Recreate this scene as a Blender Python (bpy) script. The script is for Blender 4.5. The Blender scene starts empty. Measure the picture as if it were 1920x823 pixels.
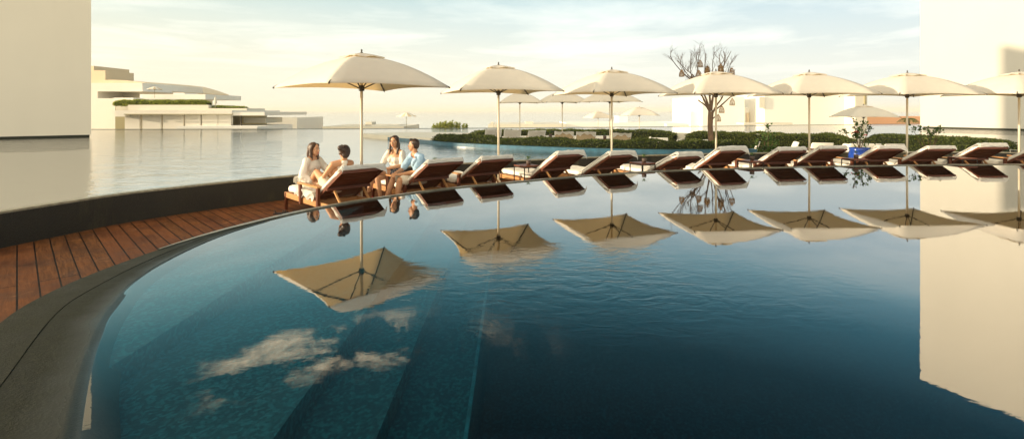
import bpy, bmesh, math, random
from mathutils import Vector, Matrix, noise
R = math.radians
random.seed(7)
scene = bpy.context.scene
COL = scene.collection

# ------------------------------------------------------------------ camera
CAM_H = 1.22
cd = bpy.data.cameras.new("camera"); cam = bpy.data.objects.new("camera", cd); COL.objects.link(cam)
cam.location = (0, 0, CAM_H); cam.rotation_euler = (R(90), 0, 0)
cd.sensor_width = 36; cd.lens = 17.4; cd.shift_y = -0.106
cd.clip_start = 0.05; cd.clip_end = 6000
scene.camera = cam

# ------------------------------------------------------------------ sun and sky
SUN_AZ = (-0.986, -0.165); SUN_EL = 9.0
sl = bpy.data.lights.new("sun", 'SUN'); sl.energy = 3.7; sl.angle = R(0.7); sl.color = (1.0, 0.80, 0.54)
so = bpy.data.objects.new("sun", sl); COL.objects.link(so)
h_ = math.cos(R(SUN_EL)); n_ = math.hypot(*SUN_AZ)
sdir = Vector((SUN_AZ[0] / n_ * h_, SUN_AZ[1] / n_ * h_, math.sin(R(SUN_EL))))
so.rotation_euler = sdir.to_track_quat('Z', 'Y').to_euler(); so.location = (-20, -12, 12)

w = bpy.data.worlds.new("World"); scene.world = w; w.use_nodes = True
nt = w.node_tree; N = nt.nodes; L = nt.links; N.clear()
def nn(t, **k):
    n = N.new(t)
    for a, b in k.items(): setattr(n, a, b)
    return n
out = nn('ShaderNodeOutputWorld'); bg = nn('ShaderNodeBackground'); bg.inputs[1].default_value = 0.11
sky = nn('ShaderNodeTexSky', sky_type='NISHITA'); sky.sun_disc = False
sky.sun_elevation = R(SUN_EL); sky.sun_rotation = math.atan2(sdir.x, sdir.y)
sky.air_density = 1.0; sky.dust_density = 2.0; sky.ozone_density = 1.5
tc = nn('ShaderNodeTexCoord'); sep = nn('ShaderNodeSeparateXYZ'); L.new(tc.outputs['Generated'], sep.inputs[0])
def math_(op, a, b=None, clamp=False):
    m = nn('ShaderNodeMath', operation=op); m.use_clamp = clamp
    for i, v in enumerate((a, b)):
        if v is None: continue
        if isinstance(v, (int, float)): m.inputs[i].default_value = v
        else: L.new(v, m.inputs[i])
    return m.outputs[0]
def ramp_(fac, stops, interp='LINEAR'):
    r = nn('ShaderNodeValToRGB'); cr = r.color_ramp; cr.interpolation = interp
    while len(cr.elements) < len(stops): cr.elements.new(0.5)
    for e, (p, c) in zip(cr.elements, stops): e.position = p; e.color = (*c, 1)
    L.new(fac, r.inputs[0]); return r.outputs[0]
def mix_(fac, a, b, bt='MIX'):
    m = nn('ShaderNodeMix', data_type='RGBA', blend_type=bt)
    if isinstance(fac, (int, float)): m.inputs[0].default_value = fac
    else: L.new(fac, m.inputs[0])
    for s, v in ((6, a), (7, b)):
        if isinstance(v, tuple): m.inputs[s].default_value = (*v, 1)
        else: L.new(v, m.inputs[s])
    return m.outputs[2]
# elevation bands of the evening air (z of the view direction)
air = ramp_(sep.outputs['Z'], [(0.0, (.93, .90, .79)), (0.09, (.90, .89, .80)), (0.17, (.72, .81, .81)), (0.22, (.56, .72, .77)), (0.28, (.27, .54, .63)),
                               (0.34, (.070, .26, .34)), (0.42, (.010, .085, .12)), (0.54, (.001, .024, .034)), (0.75, (.10, .20, .30)), (1.0, (.14, .24, .34))])
air = mix_(1.0, air, (5.15, 5.15, 5.15), 'MULTIPLY')
side = math_('ADD', math_('MULTIPLY', sep.outputs['X'], -0.55), 0.5, True)
tint = ramp_(side, [(0.0, (.84, .92, 1.0)), (0.45, (.98, 1.0, .98)), (1.0, (1.05, 1.0, .84))])
air = mix_(1.0, air, tint, 'MULTIPLY')
base = mix_(0.96, sky.outputs[0], air)
# glow added to the sky behind the camera to lift the ambient light
sg = nn('ShaderNodeVectorMath', operation='DOT_PRODUCT'); L.new(tc.outputs['Generated'], sg.inputs[0]); sg.inputs[1].default_value = (-.62, -.76, .20)
glowf = ramp_(math_('ADD', math_('MULTIPLY', sg.outputs['Value'], 0.5), 0.5), [(0.45, (0, 0, 0)), (0.75, (.55, .55, .55)), (1.0, (1, 1, 1))])
base = mix_(glowf, base, (13.0, 11.4, 8.4))
# cloud sheet: direction projected on a plane high above
zc = math_('MAXIMUM', sep.outputs['Z'], 0.03)
cx_ = math_('DIVIDE', sep.outputs['X'], zc); cy_ = math_('DIVIDE', sep.outputs['Y'], zc)
cmb = nn('ShaderNodeCombineXYZ'); L.new(cx_, cmb.inputs[0]); L.new(cy_, cmb.inputs[1])
def cnoise(scale, detail, rough, off, dist=0.0):
    mp = nn('ShaderNodeMapping'); mp.inputs['Location'].default_value = off; L.new(cmb.outputs[0], mp.inputs[0])
    n = nn('ShaderNodeTexNoise'); n.inputs['Scale'].default_value = scale; n.inputs['Detail'].default_value = detail
    n.inputs['Roughness'].default_value = rough; n.inputs['Distortion'].default_value = dist; L.new(mp.outputs[0], n.inputs[0]); return n.outputs[0]
lowc = cnoise(0.33, 6, 0.62, (3.1, 1.7, 0), 0.3)
lowm = ramp_(lowc, [(0.46, (0, 0, 0)), (0.66, (1, 1, 1))])
lowband = ramp_(sep.outputs['Z'], [(0.04, (.0, .0, .0)), (0.12, (.38, .38, .38)), (0.26, (.30, .30, .30)), (0.33, (0, 0, 0))])
lowm = math_('MULTIPLY', lowm, lowband)
base = mix_(lowm, base, (7.8, 7.5, 6.5))
hic = cnoise(1.8, 12, 0.70, (0.60, 0.15, 0), 0.35)
him = ramp_(hic, [(0.515, (0, 0, 0)), (0.66, (1, 1, 1))])
hiband = ramp_(sep.outputs['Z'], [(0.36, (0, 0, 0)), (0.385, (1, 1, 1)), (0.435, (1, 1, 1)), (0.465, (0, 0, 0))])
hix = ramp_(math_('ADD', math_('MULTIPLY', sep.outputs['X'], 0.5), 0.5), [(0.245, (0, 0, 0)), (0.275, (1, 1, 1)), (0.40, (1, 1, 1)), (0.46, (.35, .35, .35)), (0.56, (0, 0, 0))])
him = math_('MULTIPLY', math_('MULTIPLY', him, hiband), hix)
base = mix_(him, base, (9.5, 7.6, 4.9))
L.new(base, bg.inputs[0]); L.new(bg.outputs[0], out.inputs[0])

vs = scene.view_settings; vs.view_transform = 'Standard'; vs.look = 'None'; vs.gamma = 1; vs.use_curve_mapping = False
vs.exposure = 1.0
scene.render.engine = 'CYCLES'
scene.cycles.max_bounces = 8; scene.cycles.transparent_max_bounces = 12; scene.cycles.volume_bounces = 0
scene.cycles.caustics_reflective = False; scene.cycles.caustics_refractive = False
scene.cycles.use_denoising = True

# ------------------------------------------------------------------ material helper
class Mat:
    def __init__(s, name):
        s.m = bpy.data.materials.new(name); s.m.use_nodes = True; s.t = s.m.node_tree; s.t.nodes.clear()
        s.out = s.n('ShaderNodeOutputMaterial'); s.tc = s.n('ShaderNodeTexCoord')
    def n(s, t, **k):
        x = s.t.nodes.new(t)
        for a, b in k.items(): setattr(x, a, b)
        return x
    def l(s, a, b): s.t.links.new(a, b)
    def coord(s, scale=(1, 1, 1), rot=(0, 0, 0), src='Object'):
        mp = s.n('ShaderNodeMapping'); mp.inputs['Scale'].default_value = scale; mp.inputs['Rotation'].default_value = rot
        s.l(s.tc.outputs[src], mp.inputs[0]); return mp.outputs[0]
    def noise(s, scale, detail=5, rough=.55, v=None, dist=0):
        x = s.n('ShaderNodeTexNoise'); x.inputs['Scale'].default_value = scale; x.inputs['Detail'].default_value = detail
        x.inputs['Roughness'].default_value = rough; x.inputs['Distortion'].default_value = dist
        s.l(v if v is not None else s.coord(), x.inputs[0]); return x.outputs[0]
    def ramp(s, f, stops):
        r = s.n('ShaderNodeValToRGB'); cr = r.color_ramp
        while len(cr.elements) < len(stops): cr.elements.new(0.5)
        for e, (p, c) in zip(cr.elements, stops):
            e.position = p; e.color = (*c, 1) if isinstance(c, tuple) else (c, c, c, 1)
        s.l(f, r.inputs[0]); return r.outputs[0]
    def mix(s, f, a, b, bt='MIX'):
        m = s.n('ShaderNodeMix', data_type='RGBA', blend_type=bt)
        if isinstance(f, (int, float)): m.inputs[0].default_value = f
        else: s.l(f, m.inputs[0])
        for i, v in ((6, a), (7, b)):
            if isinstance(v, tuple): m.inputs[i].default_value = (*v, 1)
            else: s.l(v, m.inputs[i])
        return m.outputs[2]
    def math(s, op, a, b=0.0):
        m = s.n('ShaderNodeMath', operation=op)
        for i, v in enumerate((a, b)):
            if isinstance(v, (int, float)): m.inputs[i].default_value = v
            else: s.l(v, m.inputs[i])
        return m.outputs[0]
    def bump(s, h, st=.3, d=.01):
        b = s.n('ShaderNodeBump'); b.inputs['Strength'].default_value = st; b.inputs['Distance'].default_value = d
        s.l(h, b.inputs['Height']); return b.outputs[0]
    def pbr(s, col, rough=.6, metal=0, nrm=None, spec=.5, link=True):
        p = s.n('ShaderNodeBsdfPrincipled')
        for k, v in (('Base Color', col), ('Roughness', rough), ('Metallic', metal), ('Specular IOR Level', spec)):
            if isinstance(v, tuple): p.inputs[k].default_value = (*v, 1)
            elif isinstance(v, (int, float)): p.inputs[k].default_value = v
            else: s.l(v, p.inputs[k])
        if nrm is not None: s.l(nrm, p.inputs['Normal'])
        if link: s.l(p.outputs[0], s.out.inputs[0])
        return p

def simple(name, c, rough=.6, var=.12, scale=8, metal=0, spec=.5, bump=0.0):
    m = Mat(name); f = m.noise(scale, 6, .6)
    a = tuple(x * (1 - var) for x in c); b = tuple(min(1, x * (1 + var)) for x in c)
    m.pbr(m.ramp(f, [(.3, a), (.7, b)]), rough, metal, m.bump(f, bump, .02) if bump else None, spec); return m.m

def fabric(name, c, trans=.35, bump=.25, weave=600):
    m = Mat(name); f = m.noise(4, 6, .6); col = m.ramp(f, [(.3, tuple(x * .95 for x in c)), (.7, c)])
    d = m.n('ShaderNodeBsdfDiffuse'); t = m.n('ShaderNodeBsdfTranslucent'); mx = m.n('ShaderNodeMixShader'); mx.inputs[0].default_value = trans
    m.l(col, d.inputs[0]); m.l(m.mix(1.0, col, (1.0, .76, .40), 'MULTIPLY'), t.inputs[0])
    nb = m.bump(m.noise(7, 4, .6, dist=.6), bump, .03); m.l(nb, d.inputs['Normal'])
    m.l(d.outputs[0], mx.inputs[1]); m.l(t.outputs[0], mx.inputs[2]); m.l(mx.outputs[0], m.out.inputs[0]); return m.m

def wood(name, dark, light, rough=.45, grain=(2, 40, 40)):
    m = Mat(name); v = m.coord(grain); f = m.noise(1.6, 8, .65, v, .7); g = m.noise(1.1, 3, .5)
    c = m.mix(m.ramp(g, [(.35, .0), (.7, .6)]), m.ramp(f, [(.3, dark), (.72, light)]), tuple(x * .7 for x in dark))
    m.pbr(c, rough, 0, m.bump(f, .25, .003)); return m.m

M = {}
M['teak'] = wood('teak_wood', (.085, .020, .007), (.22, .058, .019), .42, (40, 2, 40))
M['teak_sunlit'] = wood('teak_sunlit_wood', (.46, .21, .075), (.72, .40, .16), .42, (2, 40, 40))  # paler copy of teak with the sun on the rails painted in
M['canopy'] = fabric('canopy_canvas', (.84, .79, .70), .34, .25)
M['cushion'] = fabric('cushion_fabric', (.82, .78, .70), .0, .5)
M['towel'] = fabric('towel_terry', (.86, .84, .80), .0, .9)
M['rope'] = fabric('woven_rope', (.42, .33, .22), .0, .6)
M['pole'] = simple('pole_paint', (.66, .59, .46), .35, .05)
M['darkmetal'] = simple('dark_metal', (.025, .022, .02), .4, .2, metal=.6)
M['rib'] = simple('rib_dark', (.05, .04, .03), .5)
M['skin_a'] = simple('skin_tan', (.60, .33, .19), .5, .06)
M['skin_b'] = simple('skin_warm', (.50, .25, .13), .5, .06)
M['hair'] = None
def hairmat(name, a, b):
    m = Mat(name); f = m.noise(3, 6, .7, m.coord((60, 60, 8)), .4); m.pbr(m.ramp(f, [(.35, a), (.7, b)]), .38, 0, m.bump(f, .6, .006)); return m.m
M['hair'] = hairmat('hair_brown', (.012, .006, .004), (.075, .035, .018))
M['hair_light'] = hairmat('hair_chestnut', (.02, .009, .005), (.13, .06, .025))
M['blouse'] = fabric('blouse_cotton', (.86, .83, .76), .15, 1.0)
M['halter'] = fabric('halter_cloth', (.84, .76, .66), .0, .5)
M['shirt'] = fabric('blue_shirt_cotton', (.38, .55, .72), .1, .9)
M['shorts_beige'] = fabric('beige_shorts', (.62, .55, .44), .0, .6)
m = Mat('patterned_shorts'); vv = m.n('ShaderNodeTexVoronoi'); vv.inputs['Scale'].default_value = 45; m.l(m.coord(), vv.inputs[0])
m.pbr(m.ramp(vv.outputs['Distance'], [(.28, (.7, .7, .66)), (.4, (.03, .045, .09))]), .8); M['patterned'] = m.m
M['eye'] = simple('eye_white', (.75, .72, .68), .2, .02); M['iris'] = simple('iris_dark', (.02, .012, .008), .15, .1)
M['lips'] = simple('lips', (.46, .13, .10), .4, .05); M['teeth'] = simple('teeth', (.8, .78, .72), .3, .02)
M['red'] = simple('red_leather', (.55, .03, .035), .4); M['black'] = simple('black_leather', (.02, .018, .018), .4)
M['bluepot'] = simple('cobalt_glaze', (.012, .05, .30), .18, .25); M['darkpot'] = simple('brown_pot', (.06, .035, .025), .6)
M['wicker'] = wood('wicker_cane', (.22, .11, .035), (.45, .26, .09), .6, (20, 20, 60))
M['bark'] = wood('bark', (.075, .045, .028), (.21, .125, .07), .85, (14, 14, 4))
M['soil'] = simple('soil', (.05, .035, .025), .95)

def leafmat(name, a, b, c):
    m = Mat(name); g = m.n('ShaderNodeNewGeometry'); f = g.outputs['Random Per Island']; big = m.noise(1.3, 3, .6)
    col = m.mix(m.ramp(big, [(.35, .0), (.7, .55)]), m.ramp(f, [(.0, a), (.55, b), (1.0, c)]), b)
    d = m.n('ShaderNodeBsdfPrincipled'); m.l(col, d.inputs['Base Color']); d.inputs['Roughness'].default_value = .5; d.inputs['Specular IOR Level'].default_value = .3
    t = m.n('ShaderNodeBsdfTranslucent'); m.l(m.mix(1.0, col, (1.6, 1.7, .7), 'MULTIPLY'), t.inputs[0]); mx = m.n('ShaderNodeMixShader'); mx.inputs[0].default_value = .3
    m.l(d.outputs[0], mx.inputs[1]); m.l(t.outputs[0], mx.inputs[2]); m.l(mx.outputs[0], m.out.inputs[0]); return m.m
M['hedge'] = leafmat('hedge_leaves', (.014, .022, .005), (.038, .058, .012), (.17, .19, .04))  # lightest leaf tone stands in for sunlit tips
M['hedge_far'] = leafmat('far_hedge_leaves', (.05, .07, .016), (.11, .14, .03), (.30, .29, .08))
M['shrub'] = leafmat('shrub_leaves', (.02, .05, .012), (.05, .10, .02), (.14, .20, .05))
M['yellowbush'] = leafmat('pale_bush_leaves', (.13, .17, .03), (.26, .29, .06), (.42, .40, .12))
M['core'] = simple('hedge_core', (.014, .022, .008), .95)  # dark solid core inside the leaf shell

def plaster(name, c, var=.05, stain=.1):
    m = Mat(name); a = m.noise(.16, 5, .6); b = m.noise(2.2, 6, .6); s_ = m.noise(.5, 5, .65, m.coord((1.2, 1.2, .12)))
    col = m.mix(m.ramp(a, [(.3, .0), (.7, 1.0)]), tuple(x * (1 - var) for x in c), c)
    col = m.mix(m.ramp(s_, [(.5, .0), (.8, stain)]), col, tuple(x * .72 for x in c))
    m.pbr(col, .85, 0, m.bump(b, .12, .02), .25); return m.m
M['wall_right'] = plaster('cream_plaster', (.53, .515, .47))
M['wall_left'] = plaster('warm_plaster', (.88, .81, .68), .06, .12)  # even warm cream base colour
M['wall_far'] = plaster('far_plaster', (.85, .81, .73)); M['wall_white'] = plaster('white_render', (.86, .84, .78))
M['tan'] = plaster('tan_stone', (.74, .62, .44)); M['olive'] = plaster('olive_wood', (.36, .32, .19)); M['concrete'] = plaster('pale_concrete', (.70, .66, .56))
M['coral'] = plaster('sunset_orange', (.78, .42, .24)); M['darkgap'] = plaster('shadow_gap_plinth', (.03, .035, .025))  # sunset light and shadow-gap shade are put into these two colours

# deck boards
m = Mat('deck_boards'); v = m.coord((1, 1, 1), (0, 0, R(45)))
br = m.n('ShaderNodeTexBrick'); br.offset = .37; br.offset_frequency = 3; br.inputs['Scale'].default_value = 1.0; br.inputs['Brick Width'].default_value = 2.3
br.inputs['Row Height'].default_value = .155; br.inputs['Mortar Size'].default_value = .0075; br.inputs['Mortar Smooth'].default_value = .25
br.inputs['Color1'].default_value = (.15, .15, .15, 1); br.inputs['Color2'].default_value = (.95, .95, .95, 1); br.inputs['Mortar'].default_value = (0, 0, 0, 1); br.inputs['Bias'].default_value = 0
m.l(v, br.inputs[0])
gr = m.noise(1.5, 8, .68, m.coord((2.2, 26, 1), (0, 0, 0)), .6)
mp2 = m.n('ShaderNodeMapping'); mp2.inputs['Scale'].default_value = (2.0, 22, 1); m.l(v, mp2.inputs[0]); grv = m.noise(1.4, 8, .7, mp2.outputs[0], 1.2)
cl = m.mix(m.ramp(grv, [(.28, .0), (.75, 1.0)]), (.026, .010, .003), (.30, .115, .036))
cl = m.mix(m.ramp(br.outputs['Color'], [(.1, .0), (.9, .5)]), cl, (.22, .068, .024))
blot = m.noise(2.1, 5, .62); cl = m.mix(m.ramp(blot, [(.42, .0), (.72, .62)]), cl, (.03, .009, .006))
wear = m.noise(5.5, 7, .7, None, 1.0); cl = m.mix(m.ramp(wear, [(.58, .0), (.74, .5)]), cl, (.50, .22, .085))
cl = m.mix(br.outputs['Fac'], cl, (.006, .003, .002))
hh = m.math('SUBTRACT', m.math('MULTIPLY', grv, .25), br.outputs['Fac'])
m.pbr(cl, m.ramp(blot, [(.3, .62), (.7, .42)]), 0, m.bump(hh, .7, .014), .12); M['deck'] = m.m

# wet dark retaining wall
m = Mat('wet_dark_wall'); a = m.noise(1.1, 7, .65); b = m.noise(1.5, 6, .6, m.coord((1, 1, .25)), .4); sp = m.noise(46, 3, .6)
c = m.mix(m.ramp(a, [(.3, .0), (.7, 1.0)]), (.004, .0035, .002), (.022, .019, .010)); c = m.mix(m.ramp(b, [(.54, .0), (.74, .75)]), c, (.10, .085, .035))
c = m.mix(m.ramp(sp, [(.62, .0), (.75, .35)]), c, (.13, .11, .07)); m.pbr(c, m.ramp(a, [(.3, .25), (.7, .6)]), 0, m.bump(m.math('ADD', sp, m.math('MULTIPLY', a, 2.0)), .8, .02)); M['wetwall'] = m.m
# rim stone
m = Mat('rim_stone'); a = m.noise(2.4, 7, .65); sp = m.noise(90, 4, .7); sp2 = m.noise(26, 4, .7)
c = m.mix(m.ramp(a, [(.3, .0), (.7, 1.0)]), (.005, .0055, .003), (.016, .017, .009)); c = m.mix(m.ramp(sp, [(.48, .0), (.68, .8)]), c, (.045, .046, .026))
c = m.mix(m.ramp(sp2, [(.55, .0), (.75, .55)]), c, (.012, .014, .009))
sx = m.n('ShaderNodeSeparateXYZ'); m.l(m.tc.outputs['Object'], sx.inputs[0])         # the stone is wet where it nears the waterline
wet = m.ramp(m.math('ADD', m.math('MULTIPLY', sx.outputs[2], 100.0), m.math('MULTIPLY', a, .35)), [(.0, .0), (.06, .0), (.10, 1.0), (.75, .0)])
p_ = m.pbr(m.mix(wet, c, m.mix(.7, c, (.006, .008, .005))), m.ramp(a, [(.3, .42), (.75, .68)]), 0, m.bump(sp, .7, .006), .15); m.l(wet, p_.inputs['Coat Weight'])
m.l(m.ramp(wet, [(.0, .5), (.95, .12)]), p_.inputs['Coat Roughness']); p_.inputs['Coat IOR'].default_value = 1.5; M['rim'] = m.m
M['lip'] = simple('lip_stone', (.30, .27, .19), .35, .35, 14, bump=.3)
m = Mat('pool_tile'); a = m.noise(1.6, 6, .6); sp = m.noise(70, 4, .75); vo = m.n('ShaderNodeTexVoronoi'); vo.inputs['Scale'].default_value = 55; m.l(m.coord(), vo.inputs[0])
c = m.mix(m.ramp(a, [(.3, .0), (.7, 1.0)]), (.003, .028, .038), (.008, .065, .080)); c = m.mix(m.ramp(vo.outputs['Color'], [(.45, .0), (.8, .6)]), c, (.02, .19, .20)); c = m.mix(m.ramp(sp, [(.5, .0), (.72, .7)]), c, (.006, .035, .045))
m.pbr(c, .7, 0, m.bump(sp, .4, .01)); M['pooltile'] = m.m
M['poollip'] = simple('pool_step_edge', (.03, .16, .18), .6, .5, 12)
M['lagoonfloor'] = simple('lagoon_floor', (.74, .77, .62), .8, .1, 1.2)
M['bluetile'] = simple('blue_glazed_tile', (.03, .11, .17), .3, .3, 5)
M['ground'] = simple('pale_ground', (.62, .55, .42), .9, .15, .05)
M['islandground'] = simple('island_gravel', (.55, .50, .40), .9, .2, 6)

def water(name, ior, absorb=None, dens=0, waves='calm'):
    m = Mat(name)
    if waves == 'calm':
        a = m.noise(1.0, 4, .5, m.coord((.9, 1.7, 1)), .4); b = m.noise(5.0, 4, .55, m.coord((1.0, 1.9, 1), (0, 0, R(-18))), 1.1); fine = m.noise(22, 2, .5)
        pv = m.n('ShaderNodeVectorMath', operation='DISTANCE'); mp = m.coord((1, 1.5, 1)); m.l(mp, pv.inputs[0]); pv.inputs[1].default_value = (.7, 5.3, 0)
        patch = m.ramp(m.math('ADD', m.math('MULTIPLY', pv.outputs['Value'], .30), m.math('MULTIPLY', m.noise(.9, 4, .6), .55)), [(.42, 1.0), (.80, .05)])
        h = m.math('ADD', m.math('MULTIPLY', a, .16), m.math('MULTIPLY', m.math('MULTIPLY', b, patch), 1.1)); h = m.math('ADD', h, m.math('MULTIPLY', fine, .012))
        nb = m.bump(h, 1.0, .0022)
    else:
        a = m.noise(.55, 5, .55, m.coord((1.0, 2.6, 1), (0, 0, R(8))), .5); b = m.noise(3.0, 4, .55, m.coord((1.0, 2.4, 1), (0, 0, R(-10))), .8)
        h = m.math('ADD', m.math('MULTIPLY', a, .6), m.math('MULTIPLY', b, .35)); nb = m.bump(h, 1.0, .030)
    fr = m.n('ShaderNodeLayerWeight'); fr.inputs['Blend'].default_value = .5; m.l(nb, fr.inputs['Normal']); fpow = m.math('POWER', fr.outputs['Facing'], ior)
    tr = m.n('ShaderNodeBsdfTransparent'); gl = m.n('ShaderNodeBsdfGlossy'); gl.inputs['Roughness'].default_value = .0; m.l(nb, gl.inputs['Normal'])
    mx = m.n('ShaderNodeMixShader'); m.l(fpow, mx.inputs[0]); m.l(tr.outputs[0], mx.inputs[1]); m.l(gl.outputs[0], mx.inputs[2]); m.l(mx.outputs[0], m.out.inputs[0])
    if absorb:
        va = m.n('ShaderNodeVolumeAbsorption'); va.inputs[0].default_value = (*absorb, 1); va.inputs[1].default_value = dens; m.l(va.outputs[0], m.out.inputs['Volume'])
    return m.m
M['poolwater'] = water('pool_water', 2.05, (.08, .62, .70), 1.9, 'calm')
M['lagoonwater'] = water('lagoon_water', .5, None, 0, 'ripple')
m = Mat('sea_water'); f = m.noise(.4, 5, .6, m.coord((1, 3, 1))); m.pbr((.42, .46, .44), .12, 0, m.bump(f, .1, .1), 1.0); M['sea'] = m.m

# ------------------------------------------------------------------ mesh helpers
def mesh_obj(name, bm, mat, parent=None, smooth=False, loc=None):
    me = bpy.data.meshes.new(name); bmesh.ops.recalc_face_normals(bm, faces=bm.faces); bm.to_mesh(me); bm.free()
    return link_mesh(name, me, mat, parent, smooth, loc)
def link_mesh(name, me, mat, parent=None, smooth=False, loc=None):
    me.materials.append(mat)
    if smooth: me.polygons.foreach_set('use_smooth', [True] * len(me.polygons))
    o = bpy.data.objects.new(name, me); COL.objects.link(o)
    if parent: o.parent = parent
    if loc: o.location = loc
    return o
def tag(o, label=None, cat=None, group=None, kind=None):
    if label: o['label'] = label
    if cat: o['category'] = cat
    if group: o['group'] = group
    if kind: o['kind'] = kind
    return o
def thing(name, label, cat, loc=(0, 0, 0), rz=0, group=None):
    o = bpy.data.objects.new(name, None); COL.objects.link(o); o.location = loc; o.rotation_euler = (0, 0, rz); o.empty_display_size = .2
    return tag(o, label, cat, group)
def copy_tree(o, parent=None):
    c = o.copy(); COL.objects.link(c); c.parent = parent
    for ch in list(o.children): copy_tree(ch, c)
    return c
def BM(): return bmesh.new()
def box(bm, x0, x1, y0, y1, z0, z1, bev=0.0):
    vs_ = [bm.verts.new(p) for p in ((x0, y0, z0), (x1, y0, z0), (x1, y1, z0), (x0, y1, z0), (x0, y0, z1), (x1, y0, z1), (x1, y1, z1), (x0, y1, z1))]
    fs = [bm.faces.new([vs_[i] for i in q]) for q in ((3, 2, 1, 0), (4, 5, 6, 7), (0, 1, 5, 4), (1, 2, 6, 5), (2, 3, 7, 6), (3, 0, 4, 7))]
    if bev:
        es = list({e for f in fs for e in f.edges}); bmesh.ops.bevel(bm, geom=es, offset=bev, segments=2, affect='EDGES', profile=.5)
def hexa(bm, pts, bev=0.0):
    vs_ = [bm.verts.new(p) for p in pts]
    fs = [bm.faces.new([vs_[i] for i in q]) for q in ((3, 2, 1, 0), (4, 5, 6, 7), (0, 1, 5, 4), (1, 2, 6, 5), (2, 3, 7, 6), (3, 0, 4, 7))]
    if bev:
        es = list({e for f in fs for e in f.edges}); bmesh.ops.bevel(bm, geom=es, offset=bev, segments=2, affect='EDGES', profile=.5)
def bar(bm, a, b, wx, wy, up=(0, 0, 1)):
    a = Vector(a); b = Vector(b); d = (b - a).normalized(); s = d.cross(Vector(up))
    if s.length < 1e-4: s = Vector((1, 0, 0))
    s.normalize(); t = s.cross(d); s *= wx / 2; t *= wy / 2
    hexa(bm, [a - s - t, a + s - t, a + s + t, a - s + t, b - s - t, b + s - t, b + s + t, b - s + t])
def tube(bm, pts, rad, seg=8, cap=True):
    pts = [Vector(p) for p in pts]; rings = []; prev = None
    if not hasattr(rad, '__len__'): rad = [rad] * len(pts)
    for i, p in enumerate(pts):
        d = (pts[min(i + 1, len(pts) - 1)] - pts[max(i - 1, 0)])
        d = d.normalized() if d.length > 1e-9 else Vector((0, 0, 1))
        u = d.orthogonal().normalized() if prev is None else (prev - d * prev.dot(d)).normalized()
        prev = u; v_ = d.cross(u)
        rings.append([bm.verts.new(p + (u * math.cos(2 * math.pi * k / seg) + v_ * math.sin(2 * math.pi * k / seg)) * rad[i]) for k in range(seg)])
    for a, b in zip(rings, rings[1:]):
        for k in range(seg): bm.faces.new((a[k], a[(k + 1) % seg], b[(k + 1) % seg], b[k]))
    if cap: bm.faces.new(rings[0][::-1]); bm.faces.new(rings[-1])
def lathe(bm, prof, seg=20, c=(0, 0)):
    rings = [[bm.verts.new((c[0] + r * math.cos(2 * math.pi * k / seg), c[1] + r * math.sin(2 * math.pi * k / seg), z)) for k in range(seg)] for r, z in prof]
    for a, b in zip(rings, rings[1:]):
        for k in range(seg): bm.faces.new((a[k], a[(k + 1) % seg], b[(k + 1) % seg], b[k]))
    bm.faces.new(rings[0][::-1]); bm.faces.new(rings[-1])
def catmull(P, n=8, closed=False):
    out_ = []; k = len(P); rng = range(k if closed else k - 1)
    for i in rng:
        g = (lambda j: P[j % k]) if closed else (lambda j: P[max(0, min(k - 1, j))])
        p0, p1, p2, p3 = [Vector(g(i + q)) for q in (-1, 0, 1, 2)]
        for s in range(n):
            t = s / n; out_.append(.5 * ((2 * p1) + (-p0 + p2) * t + (2 * p0 - 5 * p1 + 4 * p2 - p3) * t * t + (-p0 + 3 * p1 - 3 * p2 + p3) * t ** 3))
    if not closed: out_.append(Vector(P[-1]))
    return out_
def offset(P, d, closed=False):
    """shift a 2-D curve to its left by d"""
    k = len(P); res = []
    for i in range(k):
        a = P[(i - 1) % k] if closed else P[max(0, i - 1)]; b = P[(i + 1) % k] if closed else P[min(k - 1, i + 1)]
        t = Vector((b[0] - a[0], b[1] - a[1])).normalized(); dd = d(i) if callable(d) else d
        res.append(Vector((P[i][0] - t.y * dd, P[i][1] + t.x * dd)))
    return res
def poly_sheet(P, z, name, mat, kind='structure'):
    bm = BM(); vs_ = [bm.verts.new((p[0], p[1], z)) for p in P]; es = [bm.edges.new((vs_[i], vs_[(i + 1) % len(vs_)])) for i in range(len(vs_))]
    bmesh.ops.triangle_fill(bm, edges=es, use_beauty=True)
    for f in bm.faces:
        f.normal_update()
        if f.normal.z < 0: f.normal_flip()
    me = bpy.data.meshes.new(name); bm.to_mesh(me); bm.free(); o = link_mesh(name, me, mat); tag(o, kind=kind); return o
def strip(bm, rows, closed=False):
    vr = [[bm.verts.new(p) for p in r] for r in rows]
    for a, b in zip(vr, vr[1:]):
        for i in range(len(a) if closed else len(a) - 1):
            j = (i + 1) % len(a); bm.faces.new((a[i], a[j], b[j], b[i]))

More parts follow.
